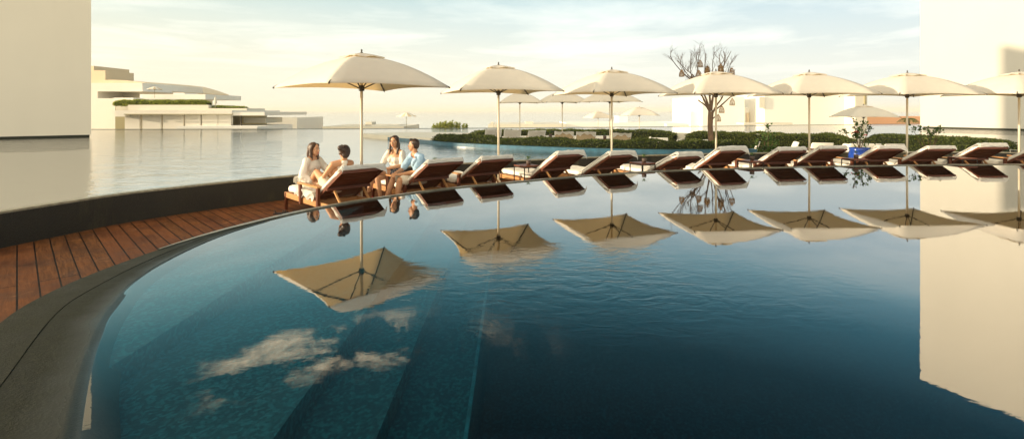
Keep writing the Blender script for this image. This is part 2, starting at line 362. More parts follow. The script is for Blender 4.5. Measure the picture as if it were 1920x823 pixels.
# ------------------------------------------------------------------ plan curves
POOL = [(-2.55, 2.2), (-2.93, 2.83), (-3.08, 3.24), (-3.13, 3.74), (-3.09, 4.39), (-3.00, 4.92), (-2.84, 5.42), (-2.58, 6.00), (-2.16, 6.66), (-1.81, 7.03), (-1.30, 7.55), (-.70, 8.02),
        (.20, 8.60), (1.25, 9.25), (2.57, 9.88), (4.22, 10.38), (6.16, 10.75), (8.85, 11.10), (11.5, 11.25), (14, 10.9), (16.5, 9.6), (18, 7), (18, 3.5), (16, 0), (11, -2.5), (5, -3.2), (1.2, -1.9), (-.9, 0.0), (-1.9, 1.2)]
pool = catmull([(x, y, 0) for x, y in POOL], 10, True); pool2 = [Vector((p.x, p.y)) for p in pool]
LW = [(-3.6, -1.2), (-5.2, .8), (-6.1, 2.6), (-6.52, 4.4), (-6.55, 5.5), (-6.40, 6.19), (-6.22, 6.82), (-5.98, 7.53), (-5.40, 8.40), (-4.41, 9.55), (-2.9, 10.85), (-1.4, 11.8), (.5, 12.75), (2.2, 13.45), (4, 14.1), (5.9, 14.6),
      (7.4, 14.85), (9.5, 15.1), (12, 15.2), (15.0, 15.0), (17.5, 14.2), (20, 12.2), (22.6, 8.5), (23.6, 3), (22, -3), (15, -7), (5, -7.5), (-1.5, -4.5)]
lw = [Vector((p.x, p.y)) for p in catmull([(x, y, 0) for x, y in LW], 8, True)]

# ground and sea
bm = BM(); box(bm, -900, 900, -400, 130, -4.4, -4.0); tag(mesh_obj('ground', bm, M['ground']), kind='structure')
bm = BM(); box(bm, -5000, 5000, -600, 5500, -6.2, -5.4); tag(mesh_obj('sea', bm, M['sea']), kind='structure')

# deck
bm = BM(); o1 = [bm.verts.new((p.x, p.y, -.5)) for p in lw]; o2 = [bm.verts.new((p.x, p.y, -.5)) for p in pool2]
es = [bm.edges.new((r[i], r[(i + 1) % len(r)])) for r in (o1, o2) for i in range(len(r))]
bmesh.ops.triangle_fill(bm, edges=es, use_beauty=True)
tag(mesh_obj('deck', bm, M['deck']), kind='structure')

# lagoon retaining wall (deck side) with its thin lip
bm = BM(); inn = lw; outw = offset(lw, lambda i: .16, True)
strip(bm, [[(p.x, p.y, -.62) for p in inn], [(p.x, p.y, -.07) for p in inn], [(p.x, p.y, -.07) for p in outw], [(p.x, p.y, -.8) for p in outw]], True)
rw = thing('retaining_wall', 'dark wet curved wall holding back the lagoon beside the red deck', 'wall'); mesh_obj('wall_face', bm, M['wetwall'], rw)
bm = BM(); a_ = offset(lw, lambda i: -.012, True); b_ = offset(lw, lambda i: .07, True)
strip(bm, [[(p.x, p.y, -.068) for p in a_], [(p.x, p.y, -.040) for p in a_], [(p.x, p.y, -.034) for p in b_], [(p.x, p.y, -.068) for p in b_]], True)
mesh_obj('coping', bm, M['lip'], rw)

# pool rim: flat outer stone, joint, beach that dips under the water
def beach(p):      # width of dry stone
    if p.y > 5.6 or p.x > 1: return .045
    t = max(0, min(1, (5.4 - p.y) / 3.2)); wv = .05 + .62 * t ** 1.15
    return wv
rimw = []
nz = lambda p, s: noise.noise(Vector((p.x * s, p.y * s, 3.3)))
flat_w = [min(.24, beach(p) * .6 + .0) for p in pool2]
SHORE = [Vector((q.x, q.y)) for q in catmull([(x, y, 0) for x, y in [(-.9, .9), (-1.58, 1.84), (-2.02, 2.38), (-2.33, 2.85), (-2.58, 3.35), (-2.74, 3.85), (-2.82, 4.4), (-2.80, 4.95), (-2.70, 5.35), (-2.5, 5.85)]], 8)]
bw = []
for i_, p in enumerate(pool2):
    if 1.2 < p.y < 5.6 and p.x < 0: bw.append(max(.045, min((p - q).length for q in SHORE)))
    else: bw.append(.70 if p.y <= 1.2 and p.x < 1 else .045)
def smooth_ring(a, n=6):
    for _ in range(n): a = [(a[i - 1] + 2 * a[i] + a[(i + 1) % len(a)]) / 4 for i in range(len(a))]
    return a
bw = smooth_ring(bw, 10); flat_w = smooth_ring(flat_w, 14)
ring = lambda d: offset(pool2, d, True)
sgn = -1 if sum(pool2[i].x * pool2[(i + 1) % len(pool2)].y - pool2[(i + 1) % len(pool2)].x * pool2[i].y for i in range(len(pool2))) < 0 else 1
def zr(i, w_): return .010 if w_ <= flat_w[i] else None
bm = BM()
rows = [[(p.x, p.y, -.60) for p in pool2], [(p.x, p.y, .006) for p in pool2]]
r1 = ring(lambda i: sgn * flat_w[i]); rows.append([(p.x, p.y, .010) for p in r1])
strip(bm, rows, True); mo = mesh_obj('rim_stone', bm, M['rim']); tag(mo, kind='structure'); mo.name = 'pool_rim'
bm = BM(); rows = []
for k in range(9):
    t = k / 8
    d = lambda i, t=t: sgn * (flat_w[i] + .004 + (bw[i] * 1.12 + .03 - flat_w[i]) * t)
    rr = ring(d); row = []
    for i, p in enumerate(rr):
        wi = flat_w[i] + (bw[i] * 1.12 + .03 - flat_w[i]) * t; s = (wi - flat_w[i]) / max(.02, bw[i] - flat_w[i])
        z = .0085 * (1 - s) if s < 1 else -.40 * (s - 1)
        z += .0006 * noise.noise(Vector((p.x * 2.6, p.y * 2.6, 1.0))) * (1 if bw[i] > .2 else 0) - (0 if s < 2.2 else .03)
        row.append((p.x, p.y, z))
    rows.append(row)
strip(bm, rows, True); beach_o = tag(mesh_obj('pool_beach', bm, M['rim'], smooth=True), kind='structure')

# wet lip along the far overflow edge; reflected sky painted in as pale
ii = [i for i in range(len(pool2)) if pool2[i].y > 4.3]; ii.sort(key=lambda i: i)
la = ring(lambda i: -sgn * .004); lb_ = ring(lambda i: sgn * min(.065, max(.0, (pool2[i].y - 4.3) * .05) + .012)); bm = BM()
strip(bm, [[(la[i].x, la[i].y, -.03) for i in ii], [(la[i].x, la[i].y, .013) for i in ii], [(lb_[i].x, lb_[i].y, .0145) for i in ii], [(lb_[i].x, lb_[i].y, -.03) for i in ii]])
tag(mesh_obj('pool_lip', bm, simple('sky_sheen_stone', (.16, .145, .105), .30, .35, 9, bump=.3)), kind='structure')

# pool floor: steps that go down towards +x, then the deep floor
steps = [(-6, -2.02, -.065), (-2.02, -1.03, -.19), (-1.03, -.64, -.32), (-.64, -.23, -.45)]
inner = ring(lambda i: sgn * .03)
bm = BM(); fl = [bm.verts.new((p.x, p.y, -1.15)) for p in inner]; es = [bm.edges.new((fl[i], fl[(i + 1) % len(fl)])) for i in range(len(fl))]
bmesh.ops.triangle_fill(bm, edges=es, use_beauty=True)
top = [bm.verts.new((p.x, p.y, -.03)) for p in inner]
for i in range(len(fl)): j = (i + 1) % len(fl); bm.faces.new((fl[i], fl[j], top[j], top[i]))
tag(mesh_obj('pool_floor', bm, M['pooltile']), kind='structure')
for q, (xa, xb, z) in enumerate(steps):
    bm = BM(); vs_ = [bm.verts.new((p.x, p.y, z)) for p in inner]; es = [bm.edges.new((vs_[i], vs_[(i + 1) % len(vs_)])) for i in range(len(vs_))]
    bmesh.ops.triangle_fill(bm, edges=es, use_beauty=False)
    for xc, sg in ((xa, -1), (xb, 1)):
        g = bm.verts[:] + bm.edges[:] + bm.faces[:]
        bmesh.ops.bisect_plane(bm, geom=g, plane_co=(xc, 0, 0), plane_no=(sg, 0, 0), clear_outer=True)
    ys = [v_.co.y for v_ in bm.verts if abs(v_.co.x - xb) < 1e-4]
    y0, y1 = min(ys), max(ys); zn = steps[q + 1][2] if q < 3 else -1.16
    box(bm, xb - .012, xb, y0, y1, zn - .02, z - .001)
    tag(mesh_obj('pool_step', bm, M['pooltile']), kind='structure')
    if q == 3:
        bm = BM(); box(bm, xb - .018, xb + .005, y0, y1, z + .003, z + .012, .003); tag(mesh_obj('pool_step_edge', bm, M['poollip']), kind='structure')
# pool water as a closed body
wr = ring(lambda i: sgn * .022)
bm = BM(); tp = [bm.verts.new((p.x, p.y, 0)) for p in wr]; bt = [bm.verts.new((p.x, p.y, -1.6)) for p in wr]
es = [bm.edges.new((tp[i], tp[(i + 1) % len(tp)])) for i in range(len(tp))]; bmesh.ops.triangle_fill(bm, edges=es, use_beauty=True)
es = [bm.edges.new((bt[i], bt[(i + 1) % len(bt)])) for i in range(len(bt))]; bmesh.ops.triangle_fill(bm, edges=es, use_beauty=True)
for i in range(len(tp)): j = (i + 1) % len(tp); bm.faces.new((tp[i], tp[j], bt[j], bt[i]))
tag(mesh_obj('pool_water', bm, M['poolwater']), kind='structure')

# ------------------------------------------------------------------ lagoon
NEAR_L = [p for p in lw]                                           # full ring, cut below
ISL_FRONT = [(7.4, 14.95), (5.9, 14.75), (4.4, 14.75), (2.77, 15.15), (1.26, 15.8), (-.4, 16.7), (-2.3, 18.0), (-4.46, 20.6), (-6.4, 22.9), (-7.1, 23.7)]
ISL_BACK = [(-6.9, 24.3), (-5, 25.6), (-3, 27.0), (0, 28.6), (3.5, 29.0), (7.5, 28.4), (10.9, 26.2), (13.8, 23.6), (15.9, 21), (16.9, 18.9), (16.6, 16.6), (15.6, 15.2)]
isf = [Vector((p.x, p.y)) for p in catmull([(x, y, 0) for x, y in ISL_FRONT], 6)]
isb = [Vector((p.x, p.y)) for p in catmull([(x, y, 0) for x, y in ISL_BACK], 6)]
def nearest(P, q): return min(range(len(P)), key=lambda i: (P[i].x - q[0]) ** 2 + (P[i].y - q[1]) ** 2)
olw = offset(lw, lambda i: .05, True)
i0 = nearest(olw, (-3.6, -1.2)); i1 = nearest(olw, (7.4, 14.9)); i2 = nearest(olw, (15.4, 15.0)); i3 = nearest(olw, (23.6, 3))
FAR = [(38.6, 47.2), (25.4, 43.8), (19.6, 41.6), (10, 38.8), (1.6, 36.9), (-6.2, 35.5), (-13, 34.3), (-28, 33.7), (-42, 33.6)]
lag = olw[i0:i1 + 1] + [p for p in isf[1:]] + [p for p in isb] + olw[i2:i3 + 1] + [Vector((60, 3)), Vector((64, 50))] + [Vector(p) for p in FAR] + [Vector((-60, 30)), Vector((-60, -6)), Vector((-6, -5))]
poly_sheet(lag, -.05, 'lagoon_water', M['lagoonwater'])
poly_sheet(lag, -.62, 'lagoon_floor', M['lagoonfloor'])
# infinity edge of the lagoon
farc = [Vector((64, 50))] + [Vector(p) for p in FAR] + [Vector((-60, 33.5))]
fo = offset(farc, -.22); bm = BM()
strip(bm, [[(p.x, p.y, -.7) for p in farc], [(p.x, p.y, -.035) for p in farc], [(p.x, p.y, -.035) for p in fo], [(p.x, p.y, -4.3) for p in fo]])
tag(mesh_obj('lagoon_weir', bm, simple('weir_stone', (.06, .08, .06), .5)), 'long thin dark stone edge over which the lagoon spills far behind the umbrellas', 'wall')
# island
isl = isf + isb + [Vector((15, 15.25)), Vector((12, 15.42)), Vector((9.5, 15.32))]
poly_sheet(isl, -.64, 'island_ground', M['islandground'])
bm = BM(); frm = offset(isf, -.22)
strip(bm, [[(p.x, p.y, -.7) for p in isf], [(p.x, p.y, .06) for p in isf], [(p.x, p.y, .06) for p in frm], [(p.x, p.y, -.7) for p in frm]])
tag(mesh_obj('planter_wall', bm, M['bluetile']), 'low blue tiled planter wall curving round the hedge at the lagoon edge', 'wall')
bm = BM(); bkm = offset(isb, -.2)
strip(bm, [[(p.x, p.y, -.7) for p in isb], [(p.x, p.y, .0) for p in isb], [(p.x, p.y, .0) for p in bkm], [(p.x, p.y, -.7) for p in bkm]])
tag(mesh_obj('planter_wall', bm, M['concrete']), 'low pale wall round the far side of the lounge island', 'wall')
# stone spit at the island's left tip
bm = BM(); sp_ = [Vector(p) for p in ((-7.3, 23.9), (-6.0, 22.3), (-4.5, 20.9), (-3.1, 19.6), (-2.3, 19.2), (-1.8, 21.5), (-2.6, 25), (-5.2, 25.3))]
vs0 = [bm.verts.new((p.x, p.y, -.6)) for p in sp_]; vs1 = [bm.verts.new((p.x, p.y, .13)) for p in sp_]
bm.faces.new(vs1)
for i in range(len(sp_)): j = (i + 1) % len(sp_); bm.faces.new((vs0[i], vs0[j], vs1[j], vs1[i]))
tag(mesh_obj('stone_ledge', bm, M['concrete']), 'low flat stone ledge at the left tip of the hedged island', 'ledge')

# ------------------------------------------------------------------ buildings
def pxy(px, Y): return (px - 960) / 928 * Y
def pz(py, Y): return CAM_H - (py - 208) / 928 * Y
def slab_wall(a, b, z0, z1, th):
    bm = BM(); a = Vector(a); b = Vector(b); d = (b - a).normalized(); n = Vector((-d.y, d.x)) * th
    hexa(bm, [(a.x, a.y, z0), (b.x, b.y, z0), (b.x + n.x, b.y + n.y, z0), (a.x + n.x, a.y + n.y, z0), (a.x, a.y, z1), (b.x, b.y, z1), (b.x + n.x, b.y + n.y, z1), (a.x + n.x, a.y + n.y, z1)], 0)
    return bm
lb = thing('building', 'tall plain shaded plaster building rising from the lagoon on the left', 'building', (-26, 24, -.6))
def child_of(o, p):  # keep world placement
    o.parent = p; o.location = o.location - p.location; return o
def prism(P, z0, z1):
    bm = BM(); a = [bm.verts.new((x, y, z0)) for x, y in P]; b = [bm.verts.new((x, y, z1)) for x, y in P]; bm.faces.new(a[::-1]); bm.faces.new(b)
    for i in range(len(P)): j = (i + 1) % len(P); bm.faces.new((a[i], a[j], b[j], b[i]))
    return bm
o_ = mesh_obj('wall', prism([(-37, 11.85), (-20.45, 24.05), (-23.5, 23.5), (-42, 19.0)], .055, 14.1), M['wall_left']); child_of(o_, lb)
o_ = mesh_obj('plinth', prism([(-37, 12.05), (-20.52, 24.04), (-23.5, 23.45), (-42, 18.9)], -.6, .052), M['darkgap']); child_of(o_, lb)  # recessed base coloured near black to draw the shadow gap
rb = thing('building', 'tall sunlit cream building rising from the lagoon on the right', 'building', (33, 38, -.6))
o_ = mesh_obj('wall', slab_wall((30.35, 36.8), (38.5, 22.0), .05, 18.7, 9), M['wall_right']); child_of(o_, rb)
o_ = mesh_obj('plinth', slab_wall((30.5, 36.7), (38.5, 22.2), -.6, .048, 8.6), M['darkgap']); child_of(o_, rb)

def pbox(bm, x0, x1, y0, y1, Y, depth):           # front face from measured picture extents, real size at distance Y
    box(bm, pxy(x0, Y), pxy(x1, Y), Y, Y + depth, pz(y1, Y), pz(y0, Y))
def part(bm, name, mat, parent): o = mesh_obj(name, bm, mat); return child_of(o, parent)
# hotel wing at left
hw = thing('building', 'terraced cream hotel wing with stepped flat roofs behind the lagoon at left', 'building', (-34, 48, -4))
bm = BM(); pbox(bm, 150, 176, 124, 200, 54, 5); pbox(bm, 150, 197.5, 132.5, 200, 53, 4); part(bm, 'stair_tower', M['tan'], hw)
bm = BM(); prof = [(150, 153), (172, 151.5), (210, 150), (235, 151), (269, 155), (297, 163), (324, 172.5), (320, 175.5), (300, 168), (269, 161), (235, 157), (150, 160)]
f0 = [bm.verts.new((pxy(x, 50), 50, pz(y, 50))) for x, y in prof]; f1 = [bm.verts.new((pxy(x, 50), 60, pz(y, 50))) for x, y in prof]
bm.faces.new(f0); bm.faces.new(f1[::-1])
for i in range(len(prof)): j = (i + 1) % len(prof); bm.faces.new((f0[i], f0[j], f1[j], f1[i]))
part(bm, 'curved_roof', M['tan'], hw)
bm = BM(); pbox(bm, 150, 267, 156, 171.8, 46, 9); pbox(bm, 150, 183, 171.8, 184.6, 46, 9); pbox(bm, 150, 216, 184.6, 250, 46, 9); pbox(bm, 183, 262, 171.9, 184.5, 49, 5); part(bm, 'main_wall', M['wall_far'], hw)
bm = BM(); pbox(bm, 262, 385, 177, 186.5, 45.5, 6); pbox(bm, 262, 337, 186.5, 197, 45.6, 5); pbox(bm, 213, 250, 183.6, 188, 44.5, 3); pbox(bm, 325, 346, 174.5, 177, 46, 2); part(bm, 'terrace_parapet', M['wall_white'], hw)
bm = BM(); pbox(bm, 240, 391, 197, 207.2, 41, 4); pbox(bm, 218, 240, 188.5, 207.2, 43, 3); pbox(bm, 391, 463, 203.5, 210.5, 41, 3); part(bm, 'planter', M['concrete'], hw)
bm = BM(); pbox(bm, 209, 218, 207.5, 213, 40, 2); pbox(bm, 216, 435, 207.3, 214, 38.8, 8); pbox(bm, 216, 235, 214, 219, 38.8, 8); pbox(bm, 435, 496, 210.5, 217, 38.9, 8); part(bm, 'roof_slab', M['wall_far'], hw)
bm = BM(); pbox(bm, 232, 436, 214.1, 215.6, 38.6, .12); part(bm, 'awning_rail', M['olive'], hw)
bm = BM(); pbox(bm, 216, 434, 214.2, 250, 41.5, 6); part(bm, 'recess_wall', M['olive'], hw)
for xa, xb in ((234, 261.5), (267, 301.7), (305.8, 343.5), (347, 375.5), (379, 408), (409, 433)):
    bm = BM(); pbox(bm, xa, xb, 215.2, 250, 39.3, .3); part(bm, 'panel', M['wall_far'], hw)
bm = BM(); pbox(bm, 330, 482, 237.5, 252, 37, 6); part(bm, 'low_ledge', M['wall_white'], hw)
bm = BM(); pbox(bm, 457, 498, 221, 231, 41, 3); part(bm, 'low_block', M['concrete'], hw)
bm = BM(); tube(bm, [(pxy(449.5, 39), 39.2, pz(217, 39)), (pxy(449.5, 39), 39.2, pz(236, 39))], .04); part(bm, 'post', M['darkmetal'], hw)
far_blocks = [
    ('building', 'low pale flat roofed block just right of the hotel wing', [(478, 557, 220.5, 252, 58, 8), (478, 494, 211, 214, 57, 3)], M['wall_far']),
    ('building', 'long very low grey roof between first umbrella pole and closed parasol', [(604, 757, 237.5, 252, 60, 10), (685, 697, 229, 237.4, 64, 2), (640, 748, 234.5, 237.4, 64, 4)], M['concrete']),
    ('building', 'long low roofline behind the second umbrella pole', [(915, 1062, 233.5, 252, 60, 10), (920, 925, 229, 240, 58, 1), (985, 1000, 228.5, 233.4, 63, 2)], M['concrete']),
    ('building', 'long low white building behind the third umbrella pole', [(1062, 1300, 231, 252, 66, 10), (1160, 1177, 218, 231, 69, 3), (1190, 1300, 229, 231, 70, 3), (1250, 1292, 232.8, 240, 62, 1)], M['wall_white']),
    ('building', 'large white stepped building behind the lantern tree', [(1317, 1396, 181, 252, 64, 12), (1295, 1317, 209, 252, 65, 6), (1434, 1604, 178, 252, 62, 14), (1396, 1434, 202, 252, 66, 8), (1396, 1434, 179, 186, 70, 3)], M['wall_white']),
]
for nm, lab, bl, mt in far_blocks:
    t_ = thing(nm, lab, 'building', (pxy(bl[0][0], bl[0][4]), bl[0][4], -4))
    for k, (x0, x1, y0, y1, Y, dp) in enumerate(bl):
        bm = BM(); pbox(bm, x0, x1, y0, y1, Y, dp); part(bm, 'wall' if k == 0 else 'wing', mt, t_)
    if 'lantern' in lab:
        for x in (1400, 1408, 1418, 1426):
            bm = BM(); pbox(bm, x, x + 5, 212, 230, 65.8, .15); part(bm, 'window', M['tan'], t_)
        bm = BM(); pbox(bm, 1424, 1434, 182, 203, 61.8, .5); part(bm, 'grey_pier', M['concrete'], t_)
        bm = BM(); pbox(bm, 1395, 1486, 230.5, 234, 56, 2); part(bm, 'low_parapet', M['concrete'], t_)
pr = thing('pillar', 'square pale stone pillar building at the right end of the white building', 'pillar', (pxy(1614, 60), 60, -4))
bm = BM(); pbox(bm, 1603.5, 1626, 174, 252, 60, 4); part(bm, 'shaft', M['concrete'], pr)
bm = BM(); pbox(bm, 1621, 1624, 180, 196, 59.9, .1); part(bm, 'recess', M['olive'], pr)
bw_ = thing('low_wall', 'low wall coloured with orange sunset light near the palm by the right building', 'wall', (pxy(1665, 75), 75, -4))
bm = BM(); pbox(bm, 1622, 1760, 218.5, 252, 75, 3); part(bm, 'face', M['coral'], bw_)

# ------------------------------------------------------------------ umbrellas
ZD = -.5
def canopy_pt(a, b, s, t, n_exp=1.78, H=2.69, drop=.545, sag=.105):
    c = a.lerp(b, t) * s; c = c * (1 - sag * 4 * t * (1 - t) * s)
    return Vector((c.x, c.y, H - drop * s ** n_exp + .035 * 4 * t * (1 - t) * s * (s)))
def make_umbrella(name='parasol', drop=.545, closed=False):
    root = thing(name, '', 'umbrella')
    half = 1.553; cor = [Vector((half * math.cos(R(45 + 90 * k)), half * math.sin(R(45 + 90 * k)), 0)) for k in range(4)]
    def sheet(s0, s1, mul, dz, n=10, mname='canopy', par=None, edge=.0):
        bm = BM()
        for k in range(4):
            a, b = cor[k] * mul, cor[(k + 1) % 4] * mul
            g = [[bm.verts.new(canopy_pt(a, b, s0 + (s1 - s0) * i / n, j / n) + Vector((0, 0, dz))) for j in range(n + 1)] for i in range(n + 1)]
            for i in range(n):
                for j in range(n):
                    try: bm.faces.new((g[i][j], g[i + 1][j], g[i + 1][j + 1], g[i][j + 1]))
                    except ValueError: pass
            if edge:   # hem band
                lo = [bm.verts.new(v_.co + Vector((0, 0, -edge))) for v_ in g[n]]
                for j in range(n): bm.faces.new((g[n][j], lo[j], lo[j + 1], g[n][j + 1]))
        bmesh.ops.remove_doubles(bm, verts=bm.verts, dist=.0005)
        for f in list(bm.faces):
            if f.calc_area() < 1e-9: bm.faces.remove(f)
        me = bpy.data.meshes.new(mname); bmesh.ops.recalc_face_normals(bm, faces=bm.faces); bm.to_mesh(me); bm.free()
        o = link_mesh(mname, me, M['canopy'], par, True); return o
    cp = sheet(.16, 1, 1, 0, mname='canopy', par=root, edge=.022)
    # vent cap
    bm = BM(); vr = .42
    for k in range(4):
        a, b = cor[k].normalized() * vr, cor[(k + 1) % 4].normalized() * vr; n = 6
        g = [[bm.verts.new((a.lerp(b, j / n) * (i / n)) * (1 + .06 * math.sin(j / n * math.pi * 2) * i / n) + Vector((0, 0, 2.745 - .085 * (i / n) ** 1.3 + .018 * math.sin(j / n * math.pi * 3 + k) * (i / n) ** 2))) for j in range(n + 1)] for i in range(n + 1)]
        for i in range(n):
            for j in range(n):
                bm.faces.new((g[i][j], g[i + 1][j], g[i + 1][j + 1], g[i][j + 1]))
    bmesh.ops.remove_doubles(bm, verts=bm.verts, dist=.0005)
    mesh_obj('vent', bm, M['canopy'], cp, True)
    for k in range(4):
        bm = BM(); pts = [canopy_pt(cor[k], cor[k], s, 0) * 1.0 - Vector((0, 0, .028 if s < .95 else .012)) for s in [.05, .2, .35, .5, .65, .8, .9, 1.0, 1.012]]
        for a, b in zip(pts, pts[1:]): bar(bm, a, b, .016, .028)
        rb_ = mesh_obj('rib', bm, M['rib'], root)
        bm = BM(); a = canopy_pt(cor[k], cor[k], .52, 0) - Vector((0, 0, .045)); bar(bm, a, Vector((0, 0, 2.12)) + cor[k] * .03, .013, .02); mesh_obj('strut', bm, M['rib'], rb_)
    bm = BM(); tube(bm, [(0, 0, 0.05), (0, 0, 2.70)], .0245, 14); mesh_obj('pole', bm, M['pole'], root, True)
    bm = BM(); lathe(bm, [(.045, 2.07), (.05, 2.09), (.05, 2.15), (.03, 2.17)], 14); mesh_obj('hub', bm, M['rib'], root, True)
    bm = BM(); lathe(bm, [(.022, 2.735), (.026, 2.75), (.012, 2.765), (.017, 2.785), (.014, 2.80), (.004, 2.81)], 12); mesh_obj('finial', bm, M['rib'], root, True)
    bm = BM(); lathe(bm, [(.27, 0.0), (.27, .04), (.25, .055), (.06, .06), (.05, .16), (.03, .17)], 24); mesh_obj('base', bm, M['pole'], root, True)
    return root
U = make_umbrella()
UMB = [(-2.667, 8.775, 45, 'large cream square umbrella over the four people, nearest of the front row'),
       (-.30, 11.09, 18, 'cream square umbrella second from left in the front row, left of the lounge hedge poles'),
       (2.475, 12.28, 19, 'cream square umbrella third from left in the front row with one bright lit panel'),
       (5.30, 12.85, 5, 'cream square umbrella fourth from left in the front row, in front of the lantern tree'),
       (7.89, 13.13, 0, 'cream square umbrella fifth from left in the front row, before the large white building'),
       (10.69, 13.40, 1, 'cream square umbrella sixth from left in the front row, overlapping the right building edge'),
       (13.30, 12.98, -2, 'cream square umbrella at the far right of the front row, cut by the picture edge')]
first = True
for x, y, a, lab in UMB:
    o = U if first else copy_tree(U); first = False
    o.location = (x, y, ZD); ui = UMB.index((x, y, a, lab)); o.rotation_euler = (R((0, .1, -.2, .1, -.1, .2, -.1)[ui]), R((0, -.1, .1, -.2, -.1, .1, .1)[ui]), R(a)); tag(o, lab, 'umbrella', 'cream umbrellas in the front row along the loungers')
BACK = [(.42, 26.5, 8, -.5, 'pale umbrella at left of the three behind the second front umbrella'),
        (2.60, 25.6, 14, -.5, 'pale umbrella in the middle of the three on the hedged island'),
        (4.70, 23.8, 20, -.5, 'pale umbrella partly hidden behind the third front umbrella canopy'),
        (9.05, 35.2, 5, -1.25, 'small pale umbrella standing lower, between the third umbrella pole and lantern tree'),
        (17.9, 25.2, -5, -1.24, 'low pale umbrella behind the potted red flowering shrub'),
        (8.0, 46, 20, -1.6, 'faint cream umbrella half hidden left of the small lower umbrella')]
for x, y, a, z, lab in BACK:
    o = copy_tree(U); o.location = (x, y, z); o.rotation_euler = (0, 0, R(a - 4)); tag(o, lab, 'umbrella', 'pale umbrellas standing on the island and beyond')
# distant striped parasol and parasol on the hotel terrace
def far_parasol(x, y, z, sc, lab, mt):
    r = thing('parasol', lab, 'umbrella', (x, y, z), 0)
    bm = BM(); prof = [(.02, 2.45), (.5, 2.25), (1.0, 2.02), (1.45, 1.80)]; seg = 24
    rings = [[bm.verts.new((rr * (1 + (.05 * math.cos(k * math.pi / 1.5) if i == 3 else 0)) * math.cos(2 * math.pi * k / seg), rr * math.sin(2 * math.pi * k / seg), zz + (.03 * math.cos(k * math.pi / 1.5)) * (i == 3))) for k in range(seg)] for i, (rr, zz) in enumerate(prof)]
    for a, b in zip(rings, rings[1:]):
        for k in range(seg): bm.faces.new((a[k], a[(k + 1) % seg], b[(k + 1) % seg], b[k]))
    mesh_obj('canopy', bm, mt, r)
    bm = BM(); tube(bm, [(0, 0, 0), (0, 0, 2.45)], .035, 8); mesh_obj('pole', bm, M['olive'], r); r.scale = (sc, sc, sc)
m = Mat('striped_canvas'); wv = m.n('ShaderNodeTexGradient'); wv.gradient_type = 'RADIAL'; m.l(m.coord(), wv.inputs[0])
fr_ = m.math('FRACT', m.math('MULTIPLY', wv.outputs[0], 8)); m.pbr(m.ramp(fr_, [(.49, (.84, .80, .70)), (.51, (.66, .52, .34))]), .8); M['striped'] = m.m
far_parasol(pxy(762, 52), 52, pz(242, 52), .72, 'tan and white striped parasol far beyond the lagoon edge', M['striped'])
far_parasol(pxy(290, 44), 44, pz(184, 44), .42, 'small pale parasol on the hotel wing terrace', M['striped'])
t_ = thing('closed_parasol', 'thin folded parasol standing on the hotel wing roof', 'umbrella', (pxy(404, 41), 41, pz(204, 41)))
bm = BM(); lathe(bm, [(.03, .35), (.13, .45), (.1, .8), (.03, 1.0)], 10); mesh_obj('canopy', bm, M['concrete'], t_)
bm = BM(); tube(bm, [(0, 0, 0), (0, 0, 1.03)], .02, 6); mesh_obj('pole', bm, M['olive'], t_)

# ------------------------------------------------------------------ loungers
def soft(bm_build, name, mat, parent, sub=2, noise_amp=.006, crease=0):
    bm = BM(); bm_build(bm); bmesh.ops.subdivide_edges(bm, edges=bm.edges, cuts=3, use_grid_fill=True)
    me = bpy.data.meshes.new(name); bmesh.ops.recalc_face_normals(bm, faces=bm.faces)
    bmesh.ops.smooth_vert(bm, verts=bm.verts, factor=.5, use_axis_x=True, use_axis_y=True, use_axis_z=True)
    bmesh.ops.smooth_vert(bm, verts=bm.verts, factor=.5, use_axis_x=True, use_axis_y=True, use_axis_z=True)
    bmesh.ops.subdivide_edges(bm, edges=bm.edges, cuts=1, use_grid_fill=True, smooth=.8)
    for v_ in bm.verts:
        q = v_.co * 6; v_.co += Vector((noise.noise(q), noise.noise(q + Vector((9, 3, 1))), noise.noise(q + Vector((2, 8, 5))))) * noise_amp * 2
    bm.to_mesh(me); bm.free(); return link_mesh(name, me, mat, parent, True)
HX, HZ, TX, TZ = 1.2, .31, 2.12, .835
def bp(u, off, y):    # point on the back plane, off = above the boards
    d = Vector((TX - HX, 0, TZ - HZ)).normalized(); n = Vector((-d.z, 0, d.x)); p = Vector((HX, y, HZ)).lerp(Vector((TX, y, TZ)), u) + n * off; return p
